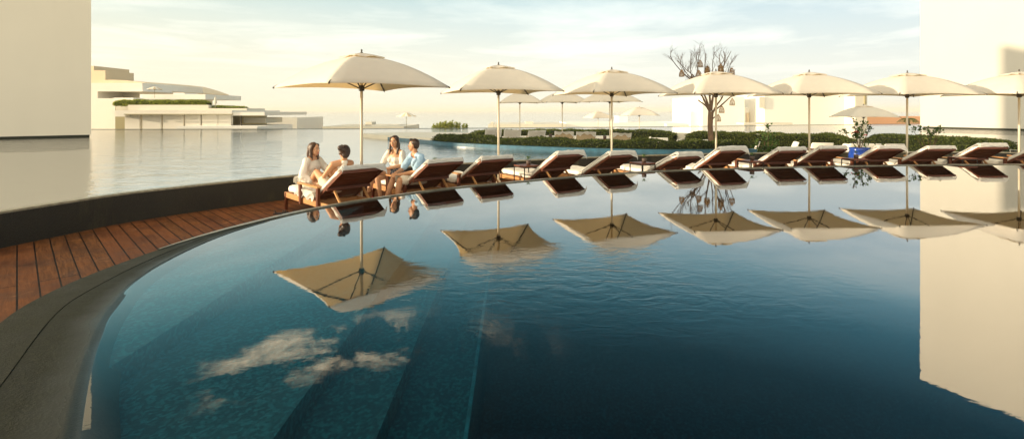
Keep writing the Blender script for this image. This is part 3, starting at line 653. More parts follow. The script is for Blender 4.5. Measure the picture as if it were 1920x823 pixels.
def make_lounger():
    r = thing('lounger', '', 'lounger')
    bm = BM()
    for y in (-.355, .355): box(bm, 0, 1.98, y - .017, y + .017, .215, .305, .004)
    for x in (.03, .6, 1.25, 1.93): box(bm, x - .02, x + .02, -.338, .338, .225, .295)
    mesh_obj('frame', bm, M['teak_sunlit'], r)
    bm = BM()
    for k in range(9): box(bm, .06 + k * .125, .06 + k * .125 + .105, -.337, .337, .298, .316)
    mesh_obj('seat', bm, M['teak'], r)
    for x, y in ((.055, -.355), (.055, .355), (1.46, -.325), (1.46, .325), (1.93, -.33), (1.93, .33)):
        bm = BM(); top_ = .30 if x < 1 else .22; a, b = (.022, .034) if x < 1 else (.03, .036)
        if x > 1.8: a, b = .02, .024
        sx = 0 if x > .2 else -.012
        hexa(bm, [(x - a + sx, y - .022, 0), (x + a + sx - .01, y - .022, 0), (x + a + sx - .01, y + .022, 0), (x - a + sx, y + .022, 0), (x - b, y - .022, top_), (x + b, y - .022, top_), (x + b, y + .022, top_), (x - b, y + .022, top_)], .003)
        mesh_obj('leg', bm, M['teak'], r)
    for y in (-.395, .395):
        bm = BM(); box(bm, .70, 1.47, y - .036, y + .036, .527, .552, .006); ar = mesh_obj('armrest', bm, M['teak_sunlit'], r)
        bm = BM(); hexa(bm, [(.73, y - .02, .20), (.79, y - .02, .20), (.79, y + .02, .20), (.73, y + .02, .20), (.715, y - .02, .525), (.785, y - .02, .525), (.785, y + .02, .525), (.715, y + .02, .525)], .003); mesh_obj('post', bm, M['teak'], ar)
        bm = BM(); hexa(bm, [(1.39, y - .022, 0), (1.44, y - .022, 0), (1.44, y + .022, 0), (1.39, y + .022, 0), (1.384, y - .022, .525), (1.456, y - .022, .525), (1.456, y + .022, .525), (1.384, y + .022, .525)], .003); mesh_obj('post', bm, M['teak'], ar)
    # reclined back: frame sides and horizontal boards
    bm = BM()
    for y in (-.335, .335):
        a, b = bp(0, .0, y), bp(1, .0, y); bar(bm, a, b, .032, .045, (0, 0, 1))
    n = 8
    for k in range(n):
        a = bp((k + .06) / n, .002, 0); b = bp((k + .94) / n, .002, 0); d = (b - a).normalized(); nn_ = Vector((-d.z, 0, d.x)) * .009
        hexa(bm, [a - nn_ + Vector((0, -.32, 0)), b - nn_ + Vector((0, -.32, 0)), b - nn_ + Vector((0, .32, 0)), a - nn_ + Vector((0, .32, 0)), a + nn_ + Vector((0, -.32, 0)), b + nn_ + Vector((0, -.32, 0)), b + nn_ + Vector((0, .32, 0)), a + nn_ + Vector((0, .32, 0))], .002)
    box(bm, TX - .02, TX + .016, -.352, .352, TZ - .03, TZ + .012, .004)
    mesh_obj('backrest', bm, M['teak'], r)
    bm = BM(); c = bp(.47, -.035, 0); bar(bm, c + Vector((0, -.36, 0)), c + Vector((0, .36, 0)), .03, .045); mesh_obj('crossbar', bm, M['teak'], r)
    for y in (-.24, .24):
        bm = BM(); c = bp(.45, -.04, y); bar(bm, c, (1.94, y * 1.0, .25), .028, .03); mesh_obj('strut', bm, M['teak_sunlit'], r)
    soft(lambda bm: box(bm, .0, 1.23, -.36, .36, .318, .42), 'seat_cushion', M['cushion'], r)
    def bc(bm):
        a0, a1, b0, b1 = bp(-.02, .012, 0), bp(1.0, .012, 0), bp(-.02, .072, 0), bp(1.03, .072, 0)
        y_ = .365; hexa(bm, [a0 + Vector((0, -y_, 0)), a1 + Vector((0, -y_, 0)), a1 + Vector((0, y_, 0)), a0 + Vector((0, y_, 0)), b0 + Vector((0, -y_, 0)), b1 + Vector((0, -y_, 0)), b1 + Vector((0, y_, 0)), b0 + Vector((0, y_, 0))])
    soft(bc, 'back_cushion', M['cushion'], r)
    return r
LG = make_lounger()
LTOP = [(-2.22, 7.42, 45), (-1.12, 8.35, 40), (-.27, 8.98, 36), (1.155, 9.64, 33), (2.22, 9.98, 30), (3.65, 10.25, 25), (4.76, 10.62, 18), (6.2, 10.95, 12), (7.27, 11.18, 10),
        (8.78, 11.45, 6), (10.07, 11.62, 4), (11.38, 11.70, 2), (12.75, 11.7, 0)]
LLAB = ['teak lounger nearest the camera where the two women at left sit',
        'teak lounger on whose side the couple sits, second from left',
        'teak lounger just right of the couple, third from left',
        'teak lounger right of the first clearly seen side table, fourth from left',
        'teak lounger fifth from left in front of the third umbrella pole',
        'teak lounger sixth from left, low back with towel hanging off its right corner',
        'teak lounger seventh from left, under the fourth umbrella pole',
        'teak lounger eighth from left, right of the dark metal side table by the hedge',
        'teak lounger ninth from left, just left of the blue pot',
        'teak lounger tenth from left, just right of the blue pot',
        'teak lounger eleventh from left, just right of the sixth umbrella pole',
        'teak lounger twelfth from left, last one seen whole at the right',
        'teak lounger at the far right cut off by the picture edge']
LO = []
BACK_ANGLE = (0, 0, .6, -1.2, 1.4, 4.5, -.8, .9, -.5, .6, 1.6, -.7, .5)          # degrees each back is let down from the first
def HINGE(k): return Matrix.Translation((HX, 0, HZ)) @ Matrix.Rotation(R(BACK_ANGLE[k]), 4, 'Y') @ Matrix.Translation((-HX, 0, -HZ))
def outdir(th): return Vector((-math.sin(R(th)), math.cos(R(th)), 0))
def to_world(k, u, v_, z=0):
    x, y, th = LTOP[k]; o = outdir(th); e = Vector((math.cos(R(th)), math.sin(R(th)), 0))
    p = Vector((x, y, 0)) + o * (TX - u) + e * v_; return Vector((p.x, p.y, ZD + z))
for k, (x, y, th) in enumerate(LTOP):
    o = LG if k == 0 else copy_tree(LG); p = to_world(k, 0, 0)
    o.location = p; o.rotation_euler = (0, 0, R(th - 90)); tag(o, LLAB[k], 'lounger', 'teak loungers in a row along the pool edge'); LO.append(o)
    if k in (3, 4, 5, 6):                                   # these four have no arms in the photograph
        for ch in list(o.children):
            if ch.name.startswith('armrest'):
                for g in list(ch.children): bpy.data.objects.remove(g)
                bpy.data.objects.remove(ch)
    for ch in o.children:
        if ch.name.startswith(('backrest', 'back_cushion', 'crossbar')): ch.matrix_local = HINGE(k)

# towels folded over each back (separate cloths lying on the loungers)
def make_towel(seed, th=.11, side=0):
    rnd = random.Random(seed); bm = BM(); nu, nv = 26, 22; g = []
    path = []
    for i in range(nu + 1):
        s = i / nu
        if s < .80: path.append(bp(.02 + s / .80 * .99, th, 0))
        else:
            t = (s - .80) / .20; c = bp(1.01, th / 2, 0); d = Vector((TX - HX, 0, TZ - HZ)).normalized(); n_v = Vector((-d.z, 0, d.x)); ang = t * math.pi * .80
            path.append(c + n_v * math.cos(ang) * th / 2 + d * math.sin(ang) * th * .45)
    for i, p in enumerate(path):
        row = []
        for j in range(nv + 1):
            y = -.372 + .744 * j / nv; q = p.copy(); e = abs(y) - .35
            if e > 0: q.z -= e * 1.9; y = math.copysign(.35 + e * .45, y)
            nzv = noise.noise(Vector((i * .35, j * .4, seed * 3.1))) * .010 + noise.noise(Vector((i * .9, j * .25, seed))) * .006
            q.z += nzv; q.x += nzv * .5
            if side and i > nu * .8: 
                w_ = max(0, (j / nv - .72) / .28) if side > 0 else max(0, (.28 - j / nv) / .28)
                q.z -= .09 * w_ * (i / nu - .8) * 5; q.x += .03 * w_
            row.append(bm.verts.new((q.x, y, q.z)))
        g.append(row)
    for i in range(nu):
        for j in range(nv): bm.faces.new((g[i][j], g[i + 1][j], g[i + 1][j + 1], g[i][j + 1]))
    bmesh.ops.solidify(bm, geom=bm.faces[:], thickness=.012)
    o = mesh_obj('towel', bm, M['towel'], None, True); return o
TLAB = ['behind the woman with her hair up', 'behind the man in the blue shirt', 'right of the couple', 'right of the first visible side table', 'before the third umbrella pole', 'drooping off the right corner, sixth lounger',
        'under the fourth umbrella pole', 'by the leafy shrub in front of the hedge', 'left of the blue pot', 'right of the blue pot', 'right of the sixth umbrella pole', 'on the last lounger seen whole', 'on the lounger cut off at the right edge']
for k in range(13):
    o = make_towel(k + 1, (.084, .084, .088, .10, .115, .125, .125, .11, .095, .105, .10, .12, .10)[k], side=(1 if k in (5, 4, 9) else (0 if k % 3 else 1)))
    o.matrix_world = Matrix.Translation(LO[k].location) @ Matrix.Rotation(R(LTOP[k][2] - 90), 4, 'Z') @ HINGE(k)
    tag(o, 'white towel folded over the back ' + TLAB[k], 'towel', 'white towels folded over lounger backs')
# rolled towel and crumpled towel on the first lounger
bm = BM(); pts = [];
for k in range(46): a = k * .36; rr = .008 + a * .0050; pts.append((rr * math.cos(a), rr * math.sin(a)))
r0 = [[bm.verts.new((x, yy, z)) for x, z in pts] for yy in (-.15, -.075, 0, .075, .15)]
for a, b in zip(r0, r0[1:]):
    for i in range(len(pts) - 1): bm.faces.new((a[i], a[i + 1], b[i + 1], b[i]))
bmesh.ops.solidify(bm, geom=bm.faces[:], thickness=.014)
o = mesh_obj('rolled_towel', bm, M['towel'], None, True); o.location = to_world(0, .22, -.12, .43 + .085); o.rotation_euler = (0, 0, R(45 - 90 + 15))
tag(o, 'rolled white towel at the foot of the nearest lounger', 'towel')
bm = BM(); n = 22; g = []
for i in range(n + 1):
    row = []
    for j in range(n + 1):
        u = .50 + .72 * i / n; s = j / n; edge = .10
        if s < .35: y = -.18 - s / .35 * .20; z = .445
        else: y = -.385 - .012 * math.sin(s * 9 + i * .5); z = .445 - (s - .35) / .65 * (.13 + .05 * noise.noise(Vector((i * .3, 1, 2))))
        q = noise.noise(Vector((i * .45, j * .4, 7))) * .022
        row.append(bm.verts.new((u, y - abs(q) * .6, z + q * .7)))
    g.append(row)
for i in range(n):
    for j in range(n): bm.faces.new((g[i][j], g[i + 1][j], g[i + 1][j + 1], g[i][j + 1]))
bmesh.ops.solidify(bm, geom=bm.faces[:], thickness=.014)
o = mesh_obj('crumpled_towel', bm, M['towel'], None, True); o.location = LO[0].location; o.rotation_euler = LO[0].rotation_euler
tag(o, 'crumpled white towel hanging over the left side of the nearest lounger', 'towel')

# ------------------------------------------------------------------ side tables and small pots
def make_table():
    r = thing('side_table', '', 'table')
    bm = BM(); box(bm, -.19, .19, -.19, .19, .585, .612, .004); mesh_obj('table_top', bm, M['teak'], r)
    bm = BM()
    for a in (-.18, .18): bar(bm, (a, -.186, .575), (a, .186, .575), .014, .014); bar(bm, (-.186, a, .575), (.186, a, .575), .014, .014); bar(bm, (-.18, a, .007), (.18, a, .007), .014, .014)
    mesh_obj('frame', bm, M['darkmetal'], r)
    for x in (-.183, .183):
        for y in (-.183, .183): bm = BM(); box(bm, x - .008, x + .008, y - .008, y + .008, 0, .584); mesh_obj('leg', bm, M['darkmetal'], r)
    return r
TB = make_table()
TBS = [(-1.56, 9.80, 40, 'small metal legged table mostly hidden behind the couple\'s lounger'), (.30, 10.15, 34, 'thin legged table with a small potted plant right of the third lounger'), (2.80, 10.62, 28, 'thin legged table between the fifth and sixth loungers'),
       (5.33, 11.05, 16, 'thin legged table between the seventh and eighth loungers'), (7.97, 11.50, 8, 'thin legged table before the blue pot'), (10.72, 11.78, 3, 'thin legged table between the last two whole loungers')]
def small_pot(lab):
    r = thing('potted_plant', lab, 'plant'); bm = BM(); lathe(bm, [(.035, 0), (.048, .02), (.05, .085), (.043, .09)], 14); mesh_obj('pot', bm, M['darkpot'], r, True)
    bm = BM(); rnd = random.Random(3)
    for k in range(46):
        p = Vector((rnd.gauss(0, .022), rnd.gauss(0, .022), .10 + rnd.random() * .06)); d = Vector((rnd.gauss(0, 1), rnd.gauss(0, 1), rnd.random() + .3)).normalized(); s_ = d.orthogonal().normalized() * .008
        bm.faces.new([bm.verts.new(q) for q in (p - s_, p + d * .03 - s_ * .2, p + d * .04, p + d * .02 + s_)])
    mesh_obj('foliage', bm, M['shrub'], r); return r
SP = small_pot('')
for i, (x, y, a, lab) in enumerate(TBS):
    o = TB if i == 0 else copy_tree(TB); o.location = (x, y, ZD); o.rotation_euler = (0, 0, R(a)); tag(o, lab, 'table', 'thin legged side tables between the loungers')
    if i < 5:
        q = SP if i == 0 else copy_tree(SP); q.location = (x + .04, y + .02, ZD + .612)
        tag(q, ['tiny dark pot just above the man\'s lounger back', 'tiny leafy pot on the table right of the third lounger', 'tiny pot on the table between fifth and sixth loungers', 'tiny pot on the table between seventh and eighth loungers', 'tiny pot on the table in front of the blue pot'][i], 'plant', 'tiny pots on side tables')
# sandals
def sandal(lab, mt, x, y, rz, grp, z=ZD):
    r = thing('sandal', lab, 'sandal', (x, y, z), rz, grp); bm = BM(); prof = [(-.12, .03), (-.06, .038), (0, .034), (.06, .045), (.10, .04), (.125, .018)]
    up = [(a, b) for a, b in prof]; dn = [(a, -b) for a, b in prof[::-1]]
    v0 = [bm.verts.new((a, b, .0)) for a, b in up + dn]; v1 = [bm.verts.new((a, b, .014)) for a, b in up + dn]; bm.faces.new(v1); bm.faces.new(v0[::-1])
    for i in range(len(v0)): j = (i + 1) % len(v0); bm.faces.new((v0[i], v0[j], v1[j], v1[i]))
    mesh_obj('sole', bm, mt, r)
    bm = BM()
    for a, b in ((.05, .0), (.02, .06)):
        tube(bm, [(a, -.045, .012), (a + .01, -.03, .045), (a + .015, 0, .058), (a + .01, .03, .045), (a, .045, .012)], .006, 6)
    tube(bm, [(-.08, -.035, .012), (-.095, -.02, .06), (-.10, 0, .068), (-.095, .02, .06), (-.08, .035, .012)], .005, 6)
    mesh_obj('strap', bm, mt, r)
sandal('black strappy sandal lying on the deck by the nearest lounger foot, left one', M['black'], -3.86, 8.28, R(25), 'black sandals on the deck')
sandal('black strappy sandal lying on the deck, the one closer to the lounger', M['black'], -3.66, 8.22, R(-10), 'black sandals on the deck')
sandal('red sandal on the deck under the seated woman\'s crossed legs, left one', M['red'], -2.62, 9.62, R(35), 'red sandals under the woman')
sandal('red sandal on the deck under the seated woman\'s crossed legs, right one', M['red'], -2.44, 9.55, R(60), 'red sandals under the woman')

# ------------------------------------------------------------------ evening haze
m = Mat('evening_haze'); pv = m.n('ShaderNodeVolumePrincipled'); pv.inputs['Color'].default_value = (1.0, .96, .86, 1); pv.inputs['Density'].default_value = .00045; pv.inputs['Anisotropy'].default_value = .0
m.l(pv.outputs[0], m.out.inputs['Volume'])
bm = BM(); box(bm, -5200, 5200, -700, 5700, -7.3, 20.5); tag(mesh_obj('haze', bm, m.m), kind='stuff')
# ------------------------------------------------------------------ people
TMP = bpy.data.scenes.new('workshop')
def blob(name, prims, mat, parent, voxel=.008, sm=3, fold=0.0, fs=14, bands=None):
    """prims: ('c', p0, r0, p1, r1) tapered capsule or ('e', centre, radii, matrix) ellipsoid, fused into one continuous skin"""
    bm = BM()
    for q in prims:
        if q[0] == 'c':
            _, a, ra, b, rb2 = q; a = Vector(a); b = Vector(b); n = max(2, int((b - a).length / (min(ra, rb2) * .45)))
            d = b - a
            for p_, r_ in ((a, ra), (b, rb2)): bmesh.ops.create_icosphere(bm, subdivisions=2, radius=r_ * 1.01, matrix=Matrix.Translation(p_))
            if d.length > 1e-4:
                mt = Matrix.Translation((a + b) / 2) @ d.to_track_quat('Z', 'Y').to_matrix().to_4x4()
                bmesh.ops.create_cone(bm, cap_ends=True, segments=16, radius1=ra, radius2=rb2, depth=d.length, matrix=mt)
        else:
            _, c, rr, mt = q; mt = Matrix.Translation(Vector(c)) @ (mt or Matrix.Identity(4)) @ Matrix.Diagonal((*rr, 1))
            bmesh.ops.create_icosphere(bm, subdivisions=3, radius=1, matrix=mt)
    me = bpy.data.meshes.new(name + '_raw'); bm.to_mesh(me); bm.free(); o = bpy.data.objects.new(name + '_raw', me); TMP.collection.objects.link(o)
    md = o.modifiers.new('r', 'REMESH'); md.mode = 'VOXEL'; md.voxel_size = voxel; md.use_smooth_shade = True
    m2 = o.modifiers.new('s', 'SMOOTH'); m2.iterations = sm; m2.factor = .5
    TMP.view_layers[0].update(); dg = TMP.view_layers[0].depsgraph; res = bpy.data.meshes.new_from_object(o.evaluated_get(dg)); bpy.data.objects.remove(o); bpy.data.meshes.remove(me)
    if fold:
        nrm = [v_.normal.copy() for v_ in res.vertices]; cos = [v_.co.copy() for v_ in res.vertices]; flat = []
        for c, n_v in zip(cos, nrm):
            f = noise.noise(Vector((c.x * fs * 1.3, c.y * fs * 1.3, c.z * fs * .45))) + .5 * noise.noise(c * fs * 2.2)
            flat.extend(c + n_v * f * fold)
        res.vertices.foreach_set('co', flat)
    res.name = name; return link_mesh(name, res, mat, parent, True)
def hand(prims, wr, d, pn, thumb, s=1.0, curl=.35):
    """palm, four bent fingers of unequal length and a thumb leaving the side of the palm"""
    wr = Vector(wr); d = Vector(d).normalized(); pn = Vector(pn); pn = (pn - d * pn.dot(d)).normalized(); side = d.cross(pn).normalized() * thumb
    pc = wr + d * .048 * s; rot = Matrix((side, d, pn)).transposed().to_4x4(); prims.append(('e', pc, (.040 * s, .052 * s, .016 * s), rot))
    for k, ln in enumerate((.066, .074, .070, .055)):
        r0 = pc + side * (.028 - .019 * k) * s + d * .035 * s; a = d * math.cos(curl) - pn * math.sin(curl); b = d * math.cos(curl * 2.4) - pn * math.sin(curl * 2.4)
        k1 = r0 + a * ln * .55 * s; prims.append(('c', r0, .0088 * s, k1, .0080 * s)); prims.append(('c', k1, .0080 * s, k1 + b * ln * .5 * s, .0062 * s))
    t0 = wr + d * .025 * s + side * .028 * s; t1 = t0 + (side * .75 + d * .75).normalized() * .034 * s; prims.append(('c', t0, .0115 * s, t1, .0095 * s)); prims.append(('c', t1, .0095 * s, t1 + (d - pn * .5).normalized() * .026 * s, .0075 * s))
def person(label, loc, fwd, J, skin, hairm, hair, clothes, head_dir, male=False, tilt=0):
    f = Vector((fwd[0], fwd[1])).normalized(); rz = math.atan2(f.y, f.x) - math.pi / 2
    r = thing('person', label, 'person', loc, rz)
    k = 1.12 if male else 1.0; P = {a: Vector(b) for a, b in J.items()}; pr = []
    up = (P['nb'] - P['pel']).normalized(); xa = Vector((1, 0, 0)); ya = up.cross(xa).normalized(); rot = Matrix((xa, ya, up)).transposed().to_4x4()
    pr.append(('e', P['pel'], (.165 * k ** .5, .118 * k, .105), rot)); mid = P['pel'].lerp(P['ch'], .5)
    pr.append(('e', mid, (.122 * k, .092 * k, .15), rot)); pr.append(('e', P['ch'], (.140 * k, .100 * k, .145), rot))
    pr.append(('c', P['sl'], .050 * k, P['nb'] + Vector((-.02, 0, -.01)), .052)); pr.append(('c', P['sr'], .050 * k, P['nb'] + Vector((.02, 0, -.01)), .052))
    if not male:
        for x in (-.06, .06): pr.append(('e', P['ch'] + rot.to_3x3() @ Vector((x, .075, -.01)), (.05, .045, .05), None))
    # head frame
    hd = Vector((head_dir[0], head_dir[1], 0)).normalized(); ha = math.atan2(hd.y, hd.x) - math.pi / 2 - rz
    HM = Matrix.Translation(P['hc']) @ Matrix.Rotation(ha, 4, 'Z') @ Matrix.Rotation(R(tilt), 4, 'X'); HR = HM.to_3x3().to_4x4(); H = lambda *c: HM @ Vector(c)
    pr += [('c', P['nb'] - Vector((0, 0, .01)), .050 * k, H(0, -.018, -.07), .043 * k), ('e', H(0, -.008, .022), (.074, .090, .092), HR), ('e', H(0, .026, -.045), (.056, .060, .062), HR), ('e', H(0, .050, -.088), (.024, .024, .020), HR),
           ('c', H(0, .086, .012), .008, H(0, .104, -.024), .0125), ('e', H(-.011, .095, -.030), (.009, .01, .007), HR), ('e', H(.011, .095, -.030), (.009, .01, .007), HR),
           ('e', H(0, .082, -.058), (.022, .016, .012), HR), ('e', H(-.032, .066, -.020), (.022, .02, .02), HR), ('e', H(.032, .066, -.020), (.022, .02, .02), HR), ('c', H(-.042, .072, .024), .0075, H(.042, .072, .024), .0075)]
    for s_ in (-1, 1): pr.append(('e', H(s_ * .076, -.006, -.008), (.010, .019, .030), HR))
    for s_, q in ((-1, 'l'), (1, 'r')):
        sh, el, wr = P['s' + q], P['e' + q], P['w' + q]
        pr += [('c', sh, .046 * k, sh.lerp(el, .45), .042 * k), ('c', sh.lerp(el, .45), .042 * k, el, .034 * k), ('c', el, .034 * k, el.lerp(wr, .35), .035 * k), ('c', el.lerp(wr, .35), .035 * k, wr, .0235 * k)]
        d = (wr - el).normalized(); d = (d + Vector(J.get('hd' + q, (0, 0, 0)))).normalized(); hand(pr, wr, d, (0, 0, 1), -s_, 1.0 if not male else 1.1, .45)
        hp, kn, an = P['pel'] + Vector((s_ * .085, .01, -.01)), P['k' + q], P['a' + q]
        pr += [('c', hp, .088 * k ** .6, hp.lerp(kn, .5), .074), ('c', hp.lerp(kn, .5), .074, kn, .053), ('c', kn, .053, kn.lerp(an, .3), .053), ('c', kn.lerp(an, .3), .053, kn.lerp(an, .7), .038), ('c', kn.lerp(an, .7), .038, an, .030)]
        ft = P['t' + q]; dz = Vector((0, 0, -.035)); pr += [('c', an + dz * .4, .031, an.lerp(ft, .5), .028), ('c', an.lerp(ft, .5), .028, ft, .020), ('e', an + (an - ft).normalized() * .03 + dz * .6, (.03, .03, .028), None)]
        sd = Vector(((ft - an).y, -(ft - an).x, 0)).normalized()
        for i_ in range(5): pr.append(('c', ft + sd * (.022 - i_ * .011) * -s_, .010 - i_ * .0009, ft + sd * (.026 - i_ * .012) * -s_ + (ft - an).normalized() * (.030 - i_ * .005), .009 - i_ * .0008))
    blob('body', pr, skin, r, .0072, 3)
    for s_ in (-1, 1):
        bm = BM(); bmesh.ops.create_icosphere(bm, subdivisions=2, radius=1, matrix=Matrix.Translation(H(s_ * .030, .0775, .006)) @ HR @ Matrix.Diagonal((.0125, .009, .0062, 1))); e_ = mesh_obj('eye', bm, M['eye'], r, True)
        bm = BM(); bmesh.ops.create_icosphere(bm, subdivisions=2, radius=1, matrix=Matrix.Translation(H(s_ * .030, .0845, .006)) @ HR @ Matrix.Diagonal((.0055, .003, .0055, 1))); mesh_obj('iris', bm, M['iris'], e_, True)
        bm = BM(); tube(bm, [H(s_ * .014, .086, .025), H(s_ * .030, .086, .030), H(s_ * .047, .076, .024)], .0032, 6); mesh_obj('eyebrow', bm, hairm, r, True)
        bm = BM(); tube(bm, [H(s_ * .018, .0865, .011), H(s_ * .030, .0875, .0145), H(s_ * .043, .081, .010)], .0016, 5); mesh_obj('eyelashes', bm, M['iris'], r, True)
    bm = BM()
    tube(bm, [H(-.026, .082, -.053), H(-.010, .0965, -.0555), H(0, .098, -.057), H(.010, .0965, -.0555), H(.026, .082, -.053)], [.002, .0042, .0045, .0042, .002], 8)
    tube(bm, [H(-.024, .082, -.055), H(-.010, .095, -.0655), H(0, .097, -.068), H(.010, .095, -.0655), H(.024, .082, -.055)], [.002, .0045, .005, .0045, .002], 8)
    mesh_obj('lips', bm, M['lips'], r, True)
    if not male:
        bm = BM(); tube(bm, [H(-.016, .088, -.0585), H(0, .0955, -.0615), H(.016, .088, -.0585)], .0036, 6); mesh_obj('teeth', bm, M['teeth'], r, True)
    blob('hair', hair(H, HR), hairm, r, .0075, 2, .004, 40)
    for nm, mat_, fn, fo in clothes: blob(nm, fn(P, rot), mat_, r, .0085, 2, fo, 14)
    return r
cap = lambda H, HR, y=-.020: [('e', H(0, y, .032), (.083, .090, .094), HR)]
def long_hair(H, HR):
    q = cap(H, HR, -.018)
    for s_ in (-1, 1):
        q += [('c', H(s_ * .058, .028, .07), .030, H(s_ * .078, .006, .0), .025), ('c', H(s_ * .078, .006, .0), .025, H(s_ * .082, .010, -.09), .028), ('c', H(s_ * .082, .010, -.09), .028, H(s_ * .080, .035, -.17), .026), ('c', H(s_ * .080, .035, -.17), .026, H(s_ * .070, .055, -.225), .014)]
    q += [('c', H(0, -.072, .03), .055, H(0, -.082, -.07), .056), ('c', H(-.04, -.07, -.04), .04, H(-.05, -.075, -.16), .032), ('c', H(.04, -.07, -.04), .04, H(.05, -.075, -.16), .032), ('c', H(0, -.082, -.07), .05, H(0, -.09, -.17), .03)]
    return q
def mid_hair(H, HR):
    q = cap(H, HR, -.018)
    for s_ in (-1, 1):
        q += [('c', H(s_ * .058, .026, .07), .030, H(s_ * .078, -.004, .0), .027), ('c', H(s_ * .078, -.004, .0), .027, H(s_ * .080, .0, -.10), .030), ('c', H(s_ * .080, .0, -.10), .030, H(s_ * .076, .018, -.165), .018)]
    q += [('c', H(0, -.072, .03), .055, H(0, -.08, -.08), .052), ('c', H(-.045, -.07, -.04), .038, H(-.05, -.07, -.15), .028), ('c', H(.045, -.07, -.04), .038, H(.05, -.07, -.15), .028)]
    return q
def bun_hair(H, HR):
    return cap(H, HR, -.022) + [('e', H(0, -.055, -.02), (.062, .05, .065), HR), ('e', H(-.078, -.078, .080), (.046, .042, .044), HR), ('c', H(-.10, -.08, .09), .018, H(-.03, -.11, .11), .017), ('c', H(-.07, -.10, .05), .016, H(-.02, -.115, .06), .018), ('c', H(-.075, -.06, .10), .012, H(-.05, -.04, .12), .015),
                               ('c', H(-.066, .02, .05), .02, H(-.075, -.02, -.01), .016), ('c', H(.066, .02, .05), .02, H(.072, -.02, -.01), .014)]
def short_hair(H, HR):
    return [('e', H(0, -.022, .038), (.079, .084, .087), HR), ('e', H(0, -.045, .0), (.070, .055, .070), HR), ('c', H(-.04, .05, .10), .022, H(.04, .05, .10), .022)]
def torso_cloth(P, rot, add, low=True, k=1.0):
    mid = P['pel'].lerp(P['ch'], .5); q = [('e', mid, ((.122 + add) * k, (.092 + add) * k, .16), rot), ('e', P['ch'], ((.146 + add) * k, (.104 + add) * k, .135), rot)]
    if low: q.append(('e', P['pel'] + Vector((0, 0, .03)), ((.160 + add), (.118 + add), .09), rot))
    return q
def w1_blouse(P, rot):
    q = torso_cloth(P, rot, .026) + [('c', P['pel'] + Vector((0, 0, .02)), .16, P['pel'] + Vector((0, .03, -.04)), .165)]
    for a, t in (('l', .62), ('r', .55)):
        s_, e_, w_ = P['s' + a], P['e' + a], P['w' + a]; q += [('c', P['nb'].lerp(s_, .62) - Vector((0, 0, .012)), .050, s_, .060), ('c', s_, .060, s_.lerp(e_, .6), .066), ('c', s_.lerp(e_, .6), .066, e_, .070), ('c', e_, .070, e_.lerp(w_, t), .062)]
    return q
def w3_top(P, rot):
    mid = P['pel'].lerp(P['ch'], .5); q = [('e', P['ch'] - Vector((0, 0, .02)), (.150, .112, .12), rot), ('e', mid + Vector((0, 0, .0)), (.130, .100, .12), rot)]
    for x in (-.06, .06): q.append(('e', P['ch'] + rot.to_3x3() @ Vector((x, .082, -.015)), (.055, .048, .054), None))
    for a in 'lr':
        s_, e_ = P['s' + a], P['e' + a]; q += [('c', s_, .054, s_.lerp(e_, .45), .066), ('c', s_.lerp(e_, .45), .066, s_.lerp(e_, .86), .058)]
    return q
def halter(P, rot):
    q = [('e', P['ch'] + Vector((0, -.02, .02)), (.092, .122, .17), rot), ('e', P['pel'].lerp(P['ch'], .45), (.118, .100, .13), rot)]
    q.append(('e', P['ch'] + rot.to_3x3() @ Vector((0, -.080, .085)), (.075, .036, .105), rot)); q.append(('e', P['nb'] + Vector((0, -.042, -.012)), (.052, .032, .058), rot))
    for s_ in (-1, 1): q.append(('c', P['ch'] + rot.to_3x3() @ Vector((s_ * .03, -.09, .08)), .020, P['nb'] + Vector((s_ * .03, -.035, .03)), .016)); q.append(('c', P['nb'] + Vector((s_ * .03, -.035, .03)), .016, P['nb'] + Vector((s_ * .048, .02, .02)), .014))
    return q
def shirt(P, rot):
    q = torso_cloth(P, rot, .020, True, 1.08)
    for a in 'lr':
        s_, e_ = P['s' + a], P['e' + a]; q += [('c', P['nb'].lerp(s_, .45) - Vector((0, 0, .005)), .058, s_, .064), ('c', s_, .064, s_.lerp(e_, .78), .066)]
    q.append(('c', P['nb'] + Vector((0, -.015, .0)), .060, P['nb'] + Vector((0, -.008, .025)), .054)); return q
def shorts(ln, add=.014):
    def fn(P, rot):
        q = [('e', P['pel'], (.172 + add, .122 + add, .10), rot)]
        for s_, a in ((-1, 'l'), (1, 'r')):
            hp = P['pel'] + Vector((s_ * .085, .01, -.01)); q.append(('c', hp, .090 + add, hp.lerp(P['k' + a], ln), .078 + add))
        return q
    return fn
SZ = .415
person('woman in a loose white blouse sitting on the nearest lounger and smiling to the right', to_world(0, .52, -.12, SZ), (.98, -.18),
       dict(pel=(0, 0, .10), ch=(0, .02, .35), nb=(0, .03, .50), sl=(-.165, .02, .465), sr=(.165, .02, .465), hc=(0, .055, .645), el=(-.25, .17, .25), wl=(-.14, .38, .20), er=(.27, .02, .22), wr=(.22, .22, .10),
            kl=(-.16, .40, .10), al=(.06, .52, .05), tl=(.17, .50, .03), kr=(.24, .36, .08), ar=(.02, .66, .06), tr=(-.09, .72, .05)),
       M['skin_a'], M['hair_light'], mid_hair, [('blouse', M['blouse'], w1_blouse, .008), ('shorts', M['shorts_beige'], shorts(.45), .004)], (.95, -.30))
